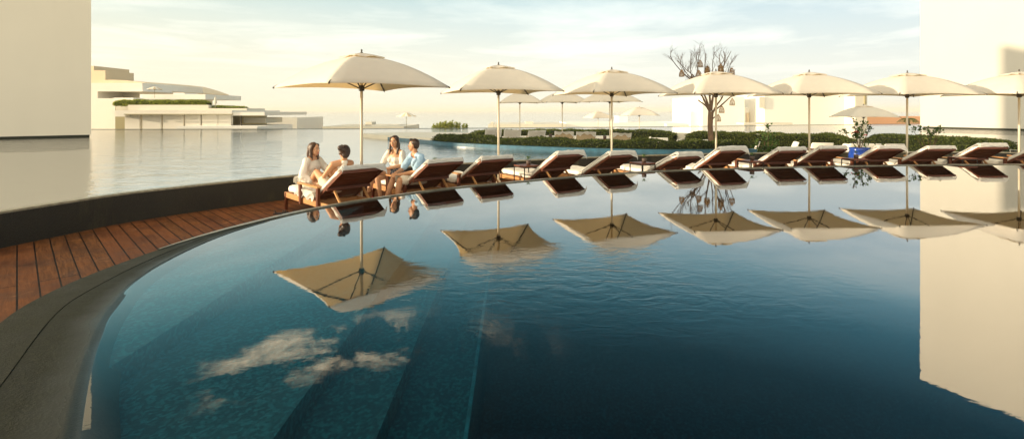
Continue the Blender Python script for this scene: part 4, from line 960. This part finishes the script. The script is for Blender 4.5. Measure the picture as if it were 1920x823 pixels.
person('woman seen from behind with her dark hair in a bun and a beige halter top', to_world(0, 1.36, -.10, SZ + .01), (-.71, .70),
       dict(pel=(0, 0, .10), ch=(0, -.17, .345), nb=(0, -.29, .505), sl=(-.148, -.25, .47), sr=(.148, -.25, .47), hc=(0, -.335, .648), el=(-.21, -.10, .29), wl=(-.12, .14, .24), er=(.21, -.10, .29), wr=(.12, .14, .24),
            kl=(-.10, .42, .29), al=(-.11, .70, .06), tl=(-.11, .82, .04), kr=(.12, .43, .33), ar=(.12, .60, .06), tr=(.12, .72, .04)),
       M['skin_b'], M['hair'], bun_hair, [('halter_top', M['halter'], halter, .003), ('shorts', M['shorts_beige'], shorts(.4), .004)], (-.55, .85))
person('woman in a cream puff sleeved top and patterned shorts sitting cross legged facing the camera', to_world(1, .50, -.10, SZ + .015), (-.45, -.89),
       dict(pel=(0, 0, .10), ch=(0, .01, .37), nb=(0, .01, .53), sl=(-.165, .0, .49), sr=(.165, .0, .49), hc=(0, .035, .695), el=(-.24, .10, .26), wl=(-.06, .31, .215), er=(.24, .10, .26), wr=(.06, .33, .225), hdl=(.5, .2, 0), hdr=(-.4, .2, 0),
            kl=(.06, .46, .17), al=(.20, .54, -.18), tl=(.24, .65, -.24), kr=(.04, .46, .04), ar=(.0, .42, -.345), tr=(.0, .55, -.385)),
       M['skin_a'], M['hair'], long_hair, [('top', M['blouse'], w3_top, .005), ('shorts', M['patterned'], shorts(.38), .004)], (-.22, -1))
person('man in a light blue t-shirt sitting forward beside her with his face turned away', to_world(1, 1.31, .0, SZ), (-.82, -.57),
       dict(pel=(0, 0, .105), ch=(0, .06, .36), nb=(0, .13, .53), sl=(-.20, .10, .485), sr=(.20, .10, .485), hc=(0, .15, .685), el=(-.27, .24, .24), wl=(-.07, .44, .19), er=(.27, .26, .23), wr=(.08, .46, .20), hdl=(.4, .2, 0), hdr=(-.3, .2, 0),
            kl=(-.14, .47, .10), al=(-.14, .54, -.345), tl=(-.15, .69, -.385), kr=(.13, .48, .10), ar=(.12, .66, -.345), tr=(.12, .81, -.385)),
       M['skin_b'], M['hair'], short_hair, [('t_shirt', M['shirt'], shirt, .006), ('shorts', M['shorts_beige'], shorts(.8, .018), .005)], (-.95, .20), True)

bpy.data.scenes.remove(TMP)
# ------------------------------------------------------------------ planting
def leaves_mesh(name, pts, size, mat, parent, rnd, asp=.5, upness=.4):
    vs_ = []; fs = []
    for p, nrm in pts:
        d = Vector((rnd.gauss(0, 1), rnd.gauss(0, 1), rnd.gauss(upness, .8))); d = (d.normalized() + nrm * .5).normalized(); s_ = d.cross(Vector((rnd.gauss(0, 1), rnd.gauss(0, 1), rnd.gauss(0, 1)))).normalized()
        l = size * (.6 + rnd.random() * .8); w_ = l * asp * .5; k = len(vs_); mid = p + d * l * .45; n_v = d.cross(s_) * l * .10
        vs_ += [p, mid - s_ * w_ + n_v, p + d * l, mid + s_ * w_ + n_v]; fs.append((k, k + 1, k + 2, k + 3))
    me = bpy.data.meshes.new(name); me.from_pydata([tuple(v_) for v_ in vs_], [], fs); me.update(); return link_mesh(name, me, mat, parent)
def hedge(label, path, width, z0, z1, n, size, mat, seed, group=None, bumpy=.06):
    rnd = random.Random(seed); seg = []; tot = 0
    for a, b in zip(path, path[1:]): l = (b - a).length; seg.append((a, b, tot, l)); tot += l
    c = path[len(path) // 2]; r = thing('hedge', label, 'hedge', (c.x, c.y, z0), 0, group); org = Vector((c.x, c.y, z0))
    def at(t):
        t *= tot
        for a, b, s0, l in seg:
            if t <= s0 + l + 1e-6: d = (b - a).normalized(); return a.lerp(b, min(1, (t - s0) / l)), d
        return path[-1], d
    def prof(t, side, h):      # position on the hedge surface
        p, d = at(t); nrm = Vector((-d.y, d.x, 0)); w_ = width / 2 * (1 + .15 * noise.noise(Vector((p.x * 1.2, p.y * 1.2, 5)))); zt = z1 + bumpy * noise.noise(Vector((p.x * 1.6, p.y * 1.6, 9)))
        end = min(1, t * tot / .4, (1 - t) * tot / .4); zt = z0 + (zt - z0) * (.7 + .3 * end)
        return Vector((p.x, p.y, 0)) + nrm * side * w_ + Vector((0, 0, z0 + (zt - z0) * h)), nrm * side
    bm = BM(); rows = []
    m_ = max(6, int(tot / .5))
    for i in range(m_ + 1):
        t = i / m_; rows.append([prof(t, sd_, h_)[0] - org for sd_, h_ in ((-.88, 0), (-.88, .85), (-.7, .95), (.7, .95), (.88, .85), (.88, 0))])
    strip(bm, rows); bm.faces.new([v_ for v_ in bm.verts[:6]]); mesh_obj('inner_core', bm, M['core'], r)
    pts = []
    for i in range(n):
        t = rnd.random(); u = rnd.random()
        if u < .55: sd_ = rnd.choice((-1, 1)); h_ = rnd.random(); nn_ = 0
        else: sd_ = rnd.uniform(-1, 1); h_ = 1.0; nn_ = 1
        p, q = prof(t, sd_ * rnd.uniform(.9, 1.03), h_ * rnd.uniform(.94, 1.03) + (.05 * rnd.random() if nn_ else 0)); pts.append((p - org, Vector((0, 0, 1)) if nn_ else q))
    leaves_mesh('foliage', pts, size, mat, r, rnd); return r
fh = offset(isf, -.62)
hedge('clipped dark green hedge along the near blue planter wall of the island', fh[:-15], .75, -.2, .25, 30000, .055, M['hedge'], 1, None, .09)
bh = offset(isb, -.75)
hedge('long low clipped hedge along the far left side of the lounge island', [p for p in bh[13:34]], .8, -.5, .08, 12000, .09, M['hedge_far'], 2)
hedge('higher loose hedge behind the lantern tree trunk', [p for p in bh[34:47]], 1.1, -.6, .08, 14000, .085, M['hedge_far'], 3, None, .14)
hedge('thick sloping hedge at the right end of the island behind the right loungers', [p for p in bh[47:66]], 1.3, -.6, .18, 24000, .065, M['hedge'], 4)
# yellow green bush beyond the lagoon edge
rnd = random.Random(9); r = thing('bush', 'yellow green upright bush beyond the lagoon edge, left of the second umbrella', 'bush', (-4.75, 37.6, -1.2)); pts = []; bm = BM()
for i in range(70):
    x = rnd.uniform(-1.3, 1.3); y = rnd.uniform(-.5, .5); h_ = (1.72 - .22 * abs(x)) * rnd.uniform(.86, 1.0); tube(bm, [(x * .9, y, 0), (x, y, h_)], .012, 5)
    for j in range(70): z = .5 + (h_ - .5) * rnd.random(); q = rnd.uniform(0, 6.28); rr = .16 * (1 - (z / h_) ** 3 * .7) * rnd.random() ** .5; pts.append((Vector((x + rr * math.cos(q), y + rr * math.sin(q), z)), Vector((0, 0, .4))))
mesh_obj('stems', bm, M['bark'], r); leaves_mesh('foliage', pts, .11, M['yellowbush'], r, rnd)
def ph(px, Y, py): return Vector((pxy(px, Y), Y, pz(py, Y)))
for lab, x0, x1, Y, ya, yb, n_, up_ in (('green clipped hedge along the hotel wing roof terrace', 219, 392, 42.2, 199, 190.2, 9000, .1), ('short row of low green plants at the right end of the hotel roof', 394, 461, 41.8, 204.5, 201.5, 1400, .15)):
    a, b = ph(x0, Y, ya), ph(x1, Y, ya); hedge(lab, [a.lerp(b, i / 8) for i in range(9)], .8, a.z, pz(yb, Y), n_, .12, M['yellowbush'], 21, None, up_)
# flowering shrubs in pots
def shrub(label, x, y, z0, stems, pot=None, flowers=None, nleaf=28, size=.07, low=0, seed=0):
    rnd = random.Random(seed); r = thing('shrub', label, 'plant', (x, y, z0)); base = 0
    if pot:
        rad, h_, mt = pot; bm = BM(); lathe(bm, [(rad * .72, 0), (rad * .98, h_ * .35), (rad, h_ * .7), (rad * .9, h_ * .9), (rad * .98, h_), (rad * .86, h_), (rad * .84, h_ * .93)], 26); mesh_obj('pot', bm, mt, r, True)
        bm = BM(); lathe(bm, [(rad * .84, h_ * .9), (rad * .4, h_ * .935)], 20); mesh_obj('soil', bm, M['soil'], r); base = h_ * .92
    pts = []; bm = BM(); fl = []
    for dx, dy, h_, cl in stems:
        a = Vector((dx * .08, dy * .08, base)); b = Vector((dx, dy, h_)); mid = a.lerp(b, .55) + Vector((dx * .12, dy * .1, .05)); tube(bm, [a, mid, b], [.011, .008, .004], 6)
        for j in range(nleaf):
            t = 1 - rnd.random() ** 1.6 * cl; q = a.lerp(mid, t / .55) if t < .55 else mid.lerp(b, (t - .55) / .45); pts.append((q + Vector((rnd.gauss(0, .035), rnd.gauss(0, .035), rnd.gauss(0, .03))), Vector((0, 0, .2))))
        fl.append(b)
    for j in range(low): q = rnd.uniform(0, 6.28); rr = .42 * rnd.random() ** .6; pts.append((Vector((rr * math.cos(q), rr * math.sin(q) * .8, base + rnd.uniform(.0, .75) * (1 - rr))), Vector((0, 0, .3))))
    mesh_obj('stems', bm, M['bark'], r); leaves_mesh('foliage', pts, size, M['shrub'], r, rnd, .62)
    if flowers:
        for q in flowers:
            bm = BM()
            for j in range(9):
                d = Vector((rnd.gauss(0, 1), rnd.gauss(0, 1), rnd.gauss(0, 1))).normalized(); s_ = d.orthogonal().normalized() * .018; p = Vector(q) + d * .008; bm.faces.new([bm.verts.new(v_) for v_ in (p, p + d * .022 - s_, p + d * .042, p + d * .022 + s_)])
            mesh_obj('flower', bm, M['red'], r)
shrub('leafy flowering shrub at the right end of the near hedge with one tall shoot', 8.15, 15.75, -.6, [(.0, 0, 1.36, .35), (-.14, 0, 1.02, .5), (.16, 0, 1.06, .5), (-.34, .1, .84, .5), (.28, 0, .86, .6), (-.5, 0, .68, .5), (.05, .1, 1.1, .6)], None, None, 46, .085, 900, 4)
shrub('leggy shrub with red blossoms in a cobalt blue pot', 10.0, 14.25, -.5, [(-.16, 0, 1.44, .42), (-.42, .05, 1.16, .2), (.10, 0, 1.42, .45), (.30, 0, 1.26, .35), (-.02, .1, 1.0, .4), (.02, 0, 1.14, .5), (-.1, 0, 1.1, .4)], (.27, .66, M['bluepot']), [(-.17, 0, 1.46), (-.12, -.03, 1.12), (-.2, 0, 1.08), (.16, -.02, 1.02), (-.08, -.02, 1.10)], 34, .075, 60, 5)
shrub('sparse shrub with flat leafy tips in a brown pot right of the sixth umbrella pole', 12.02, 14.25, -.5, [(-.48, 0, 1.22, .14), (-.28, 0, 1.21, .1), (-.05, 0, 1.14, .22), (.22, 0, 1.20, .2), (.34, .05, 1.22, .14), (.05, 0, 1.08, .2)], (.22, .42, M['darkpot']), None, 22, .08, 0, 6)

# bare tree with wicker lanterns
TY = 23.5; tp_ = lambda px, py, dy=0: Vector((pxy(px, TY) , TY + dy, pz(py, TY)))
tr_o = Vector((pxy(1332, TY), TY, -.62)); tree = thing('tree', 'bare branching tree hung with wicker lanterns behind the fourth umbrella', 'tree', tr_o)
rnd = random.Random(11); bm = BM()
tube(bm, [Vector((0, 0, 0)), Vector((.02, 0, .6)), Vector((-.01, 0, 1.1)), Vector((.0, 0, 1.5)), Vector((.03, 0, 1.80))], [.20, .13, .118, .12, .13], 14); mesh_obj('trunk', bm, M['bark'], tree, True)
LB = [([(1331, 210), (1322, 199), (1312, 192), (1306, 188)], .055, .03, -.3), ([(1332, 209), (1323, 194), (1314, 178), (1305, 163), (1294, 151), (1280, 139), (1264, 121), (1254, 106)], .09, .012, -.2), ([(1331, 208), (1325, 188), (1316, 168), (1302, 150), (1297, 130), (1299, 100)], .085, .012, .3),
      ([(1333, 208), (1331, 180), (1326, 155), (1322, 130), (1323, 100)], .10, .012, 0), ([(1334, 208), (1337, 178), (1341, 150), (1347, 126), (1344, 104)], .10, .012, -.3), ([(1336, 210), (1345, 198), (1353, 186), (1359, 176), (1362, 158), (1370, 132), (1378, 112)], .07, .010, .3),
      ([(1336, 210), (1349, 200), (1358, 190), (1368, 182), (1379, 178)], .06, .02, -.2), ([(1341, 150), (1352, 132), (1362, 115), (1372, 96)], .05, .010, .1), ([(1302, 150), (1290, 140), (1275, 118), (1281, 102)], .04, .008, 0), ([(1326, 155), (1312, 135), (1313, 108), (1318, 94)], .045, .008, .4), ([(1334, 226), (1339, 221), (1343, 217)], .04, .02, -.1),
      ([(1316, 168), (1308, 148), (1287, 128), (1272, 112)], .045, .008, .3), ([(1331, 180), (1334, 150), (1333, 120), (1336, 98)], .05, .008, -.4), ([(1337, 178), (1350, 150), (1358, 130), (1362, 108), (1360, 96)], .05, .008, .2), ([(1302, 150), (1308, 128), (1305, 108), (1310, 97)], .035, .008, -.2), ([(1359, 176), (1371, 152), (1378, 130)], .035, .010, 0), ([(1347, 126), (1356, 112), (1353, 96)], .03, .008, -.2), ([(1362, 158), (1366, 140), (1370, 128)], .03, .012, 0)]
bb = BM(); tw = []
for pl, ra, rb2, dy in LB:
    P_ = [tp_(x, y, dy * i / len(pl)) - tr_o + Vector((rnd.gauss(0, .01), rnd.gauss(0, .03), 0)) for i, (x, y) in enumerate(pl)]; P_ = catmull(P_, 4); n = len(P_)
    tube(bb, P_, [ra * .72 + (rb2 * 1.1 - ra * .72) * (i / (n - 1)) ** .6 for i in range(n)], 8)
    if len(pl) > 3 and rb2 < .015:
        for i in range(int(n * .3), n - 1, 1):
            if rnd.random() < .62: tw.append((P_[i], (P_[i + 1] - P_[i]).normalized()))
def twig(p, d, l, ra, dep):
    k = 5; P_ = [p]; dd = d.copy()
    for i in range(k): dd = (dd + Vector((rnd.gauss(0, .16), rnd.gauss(0, .16), rnd.gauss(.06, .1)))).normalized(); P_.append(P_[-1] + dd * l / k)
    tube(bb, P_, [ra * (1 - .75 * i / k) for i in range(k + 1)], 4, False)
    if dep:
        for i in (2, 3, 4): twig(P_[i], (dd + Vector((rnd.gauss(0, .55), rnd.gauss(0, .5), rnd.gauss(.1, .3)))).normalized(), l * .6, ra * .55, dep - 1)
for p, d in tw: twig(p, (d + Vector((rnd.gauss(0, .5), rnd.gauss(0, .5), .25))).normalized(), rnd.uniform(.30, .62), .0105, 2)
mesh_obj('branches', bb, M['bark'], tree, True)
def make_lantern():
    r = thing('wicker_lantern', '', 'lantern'); bm = BM()
    pf = lambda t: (.118 * (1 - max(0, t - .25) ** 2 * 1.25), .30 * t)
    for k in range(16):
        a = 2 * math.pi * k / 16; tube(bm, [(pf(t)[0] * math.cos(a + t * .5), pf(t)[0] * math.sin(a + t * .5), pf(t)[1] - .34) for t in (0, .2, .4, .6, .8, 1.0)], .0055, 4); tube(bm, [(pf(t)[0] * math.cos(a - t * .5), pf(t)[0] * math.sin(a - t * .5), pf(t)[1] - .34) for t in (0, .2, .4, .6, .8, 1.0)], .0045, 4)
    for t in (0, .03, .2, .45, .7, .9, 1.0):
        rr, z = pf(t); tube(bm, [(rr * math.cos(2 * math.pi * k / 16), rr * math.sin(2 * math.pi * k / 16), z - .34) for k in range(17)], .008, 5)
    lathe(bm, [(.05, -.04), (.03, -.02), (.01, -.005)], 10); mesh_obj('basket', bm, M['wicker'], r)
    bm = BM(); tube(bm, [(0, 0, -.02), (0, 0, .09)], .005, 5); mesh_obj('cord', bm, M['darkmetal'], r)
    bm = BM(); lathe(bm, [(.035, -.325), (.035, -.23), (.01, -.22)], 10); mesh_obj('candle', bm, M['wall_white'], r); return r
LN = [(1273.5, 139, 'leftmost wicker lantern hanging alone from the tree'), (1314.6, 120, 'topmost wicker lantern in the bare tree'), (1307.5, 140, 'wicker lantern second from left, below and left of the topmost one'), (1302, 146, 'wicker lantern half hidden by the umbrella peak below the second one'), (1324, 135, 'lower left one of the touching wicker lanterns in the tree centre'),
      (1329.4, 130, 'upper right one of the touching wicker lanterns in the tree centre'), (1347, 128.5, 'upper left of the touching pair of wicker lanterns right of centre'), (1354.6, 132, 'lower right of the touching pair of wicker lanterns right of centre'), (1369, 135.5, 'rightmost wicker lantern above the umbrella canopy'), (1370.4, 192, 'wicker lantern hanging on a long branch just below the umbrella canopy'),
      (1349, 206, 'middle one of the three wicker lanterns below the canopy'), (1345, 222, 'lowest wicker lantern beside the tree trunk')]
for i, (x, y, lab) in enumerate(LN):
    o = make_lantern() if i == 0 else copy_tree(LT)
    if i == 0: LT = o
    o.location = tp_(x, y, (-.35, .1, -.2, .25, -.1, .2, -.25, .1, -.2, -.15, -.25, -.1)[i]) + Vector((0, 0, .19)); o.rotation_euler = (0, 0, i); tag(o, lab, 'lantern', 'wicker lanterns hanging in the bare tree')

# lounge furniture on the island
def make_rope_chair():
    r = thing('lounge_chair', '', 'chair'); bm = BM()
    hexa(bm, [(-.36, -.30, .28), (.36, -.30, .28), (.36, -.24, .28), (-.36, -.24, .28), (-.40, -.62, .90), (.40, -.62, .90), (.40, -.57, .90), (-.40, -.57, .90)], .015); mesh_obj('backrest', bm, M['rope'], r)
    for s_ in (-1, 1):
        bm = BM(); hexa(bm, [(s_ * .37 - .015, -.30, .26), (s_ * .37 + .015, -.30, .26), (s_ * .37 + .015, .75, .26), (s_ * .37 - .015, .75, .26), (s_ * .40 - .015, -.55, .80), (s_ * .40 + .015, -.55, .80), (s_ * .37 + .015, .30, .36), (s_ * .37 - .015, .30, .36)]); mesh_obj('side', bm, M['rope'], r)
    bm = BM(); box(bm, -.36, .36, -.28, .95, .24, .30, .01); mesh_obj('seat', bm, M['rope'], r)
    for x in (-.33, .33):
        for y in (-.24, .88): bm = BM(); tube(bm, [(x, y, 0), (x, y, .26)], .018, 8); mesh_obj('leg', bm, M['olive'], r)
    bm = BM(); box(bm, -.33, .33, -.22, .93, .30, .40, .03); mesh_obj('cushion', bm, M['towel'], r)
    return r
RC = make_rope_chair()
RCS = [(921, 25.6, 12, 'leftmost draped rope chair behind the island hedge'), (958, 24.6, 8, 'second rope chair behind the hedge, fully draped in white, taller than its neighbours'), (1001, 23.4, 14, 'third rope chair behind the hedge, draped white, left of a dark low table'), (1059, 22.3, -4, 'rope chair right of the dark low table, brown back with white top'),
       (1100, 21.9, -4, 'fifth rope chair behind the hedge, brown back, left of the brown box table'), (1165, 20.8, -3, 'rope chair just right of the third front umbrella pole')]
for i, (px_, Y, a, lab) in enumerate(RCS):
    o = RC if i == 0 else copy_tree(RC); o.location = (pxy(px_, Y), Y + .5, -.63); o.rotation_euler = (0, 0, R(a)); tag(o, lab, 'chair', 'rope lounge chairs on the hedged island')
    bm = BM(); n = 14; g = []; full = i < 3
    for u in range(n + 1):
        row = []
        for v_ in range(n + 1):
            x = -.43 + .86 * v_ / n; t = u / n; sagf = (.42 if full else .10 + .10 * abs(2 * v_ / n - 1) ** 1.5 + .04 * math.sin(v_ * 1.3 + i))
            if t < .5: q = Vector((x, -.60 + .35 * (.5 - t) * 2 * .9, .925 - (.5 - t) * 2 * .55))
            else: k = (t - .5) * 2; q = Vector((x, -.645 + k * sagf * .55 - .012, .925 - k * sagf))
            q += Vector((0, noise.noise(Vector((v_ * .5, u * .4, i * 5))) * .02, noise.noise(Vector((v_ * .45, u * .5, i * 7))) * .03)); row.append(bm.verts.new(q))
        g.append(row)
    for u in range(n):
        for v_ in range(n): bm.faces.new((g[u][v_], g[u + 1][v_], g[u + 1][v_ + 1], g[u][v_ + 1]))
    bmesh.ops.solidify(bm, geom=bm.faces[:], thickness=.015)
    t_ = mesh_obj('towel', bm, M['towel'], None, True); t_.location = o.location; t_.rotation_euler = o.rotation_euler
    tag(t_, 'white towel over the ' + ['leftmost rope chair behind the hedge', 'second and tallest draped rope chair', 'third rope chair left of the dark table', 'rope chair right of the dark low table', 'fifth rope chair behind the hedge', 'rope chair by the third umbrella pole'][i], 'towel', 'white towels on the island chairs')
def low_table(lab, px_, Y, w_, mt):
    r = thing('low_table', lab, 'table', (pxy(px_, Y), Y, -.63)); bm = BM(); box(bm, -w_, w_, -.3, .3, .60, .64, .005); mesh_obj('table_top', bm, mt, r)
    for x in (-w_ + .03, w_ - .03):
        for y in (-.27, .27): bm = BM(); box(bm, x - .014, x + .014, y - .014, y + .014, 0, .60); mesh_obj('leg', bm, M['darkmetal'], r)
    q = copy_tree(SP); q.location = (pxy(px_, Y), Y, .01); q.scale = (1.5, 1.5, 1.5); return q
tag(low_table('dark low table between the third and fourth rope chairs', 1032, 22.8, .23, M['rib']), 'tiny dark pot on the low table between the third and fourth rope chairs', 'plant', 'tiny pots on side tables')
tag(low_table('brown low table left of the third umbrella pole on the island', 1134, 21.3, .26, M['teak']), 'tiny dark pot on the brown low table by the third umbrella pole', 'plant', 'tiny pots on side tables')
def make_white_chair():
    r = thing('lounge_chair', '', 'chair'); bm = BM(); box(bm, -.36, .36, -.35, .35, .24, .38, .04); mesh_obj('seat', bm, M['cushion'], r, True)
    bm = BM(); hexa(bm, [(-.36, -.37, .34), (.36, -.37, .34), (.36, -.27, .34), (-.36, -.27, .34), (-.35, -.50, .72), (.35, -.50, .72), (.35, -.41, .70), (-.35, -.41, .70)], .03); mesh_obj('backrest', bm, M['cushion'], r, True)
    for x in (-.31, .31):
        for y in (-.3, .3): bm = BM(); tube(bm, [(x, y, 0), (x, y, .25)], .016, 6); mesh_obj('leg', bm, M['teak_sunlit'], r)
    return r
WC = make_white_chair()
WCS = [(1199, 21.5, 75, -.62, 'small white lounge chair under the small lower umbrella, left of the pair'), (1234, 21.2, -10, -.62, 'wider white lounge chair right of the small lower umbrella pole'), (1253, 20.6, 60, -.66, 'tiny white lounge chair tip at right of the white pair'), (1301, 19.5, 5, -.60, 'pale rounded lounge chair below the lantern tree'),
       (1342, 19.2, 0, -.68, 'pale lounge chair barely showing behind the hedge right of the tree trunk'), (1397, 18.4, 60, -.64, 'tilted pale lounge chair right of the fourth umbrella pole'), (1467, 18.2, 70, -.62, 'pale lounge chair directly right of the leafy shrub'), (1531, 17.6, -8, -.60, 'pale lounge chair right of the fifth umbrella pole'),
       (1562, 17.3, 75, -.64, 'thin edge-on white lounge chair left of the blue pot'), (1592, 17.3, 5, -.60, 'white lounge chair behind the red flowering shrub'), (1616, 17.6, 0, -.63, 'white lounge chair just right behind the red flowering shrub'), (1657, 17.0, 4, -.60, 'white lounge chair between the blue pot and the sixth umbrella pole')]
for i, (px_, Y, a, z, lab) in enumerate(WCS):
    o = WC if i == 0 else copy_tree(WC); o.location = (pxy(px_, Y), Y, z); o.rotation_euler = (0, 0, R(a)); tag(o, lab, 'chair', 'white lounge chairs in the sunken island lounge')
def wood_table(lab, px_, Y):
    r = thing('wooden_table', lab, 'table', (pxy(px_, Y), Y, -.63)); bm = BM(); box(bm, -.32, .32, -.3, .3, .53, .57, .005); mesh_obj('table_top', bm, M['teak'], r)
    for x in (-.28, .28):
        for y in (-.26, .26): bm = BM(); box(bm, x - .02, x + .02, y - .02, y + .02, 0, .53); mesh_obj('leg', bm, M['teak'], r)
wood_table('red brown wooden table between the leafy shrub and the fifth umbrella pole', 1500, 17.0)
# low white bench wall inside the island
bm = BM(); pl = [p for p in offset(isb, -2.6)[4:30]]; pq = offset(pl, -.5)
strip(bm, [[(p.x, p.y, -.62) for p in pl], [(p.x, p.y, -.10) for p in pl], [(p.x, p.y, -.10) for p in pq], [(p.x, p.y, -.62) for p in pq]])
tag(mesh_obj('bench', bm, M['wall_white']), 'long low white bench between the two island hedges', 'bench')
# palm far behind at right
r = thing('palm_tree', 'small palm with drooping fronds beside the right building', 'tree', (pxy(1703, 68), 68, -2.5)); bm = BM(); tube(bm, [(0, 0, 0), (.1, 0, 1.5), (0, 0, 2.6)], [.2, .15, .13], 8); mesh_obj('trunk', bm, M['bark'], r, True)
pts = []; rnd = random.Random(2); bm = BM()
for k in range(16):
    a = k * 2.4; l = 1.25; P_ = [Vector((l * t * math.cos(a), l * t * math.sin(a), 2.6 + .8 * t - 1.25 * t * t)) for t in (0, .2, .4, .6, .8, 1)]
    for p, q in zip(P_, P_[1:]):
        for j in range(5):
            c = p.lerp(q, j / 5); dr = (q - p).normalized(); sd_ = dr.cross(Vector((0, 0, 1))).normalized()
            for s_ in (-1, 1): e = c + (sd_ * s_ * .8 + dr * .6 - Vector((0, 0, .35))).normalized() * .38; bm.faces.new([bm.verts.new(v_) for v_ in (c, c + dr * .05, e)])
mesh_obj('fronds', bm, M['hedge_far'], r)
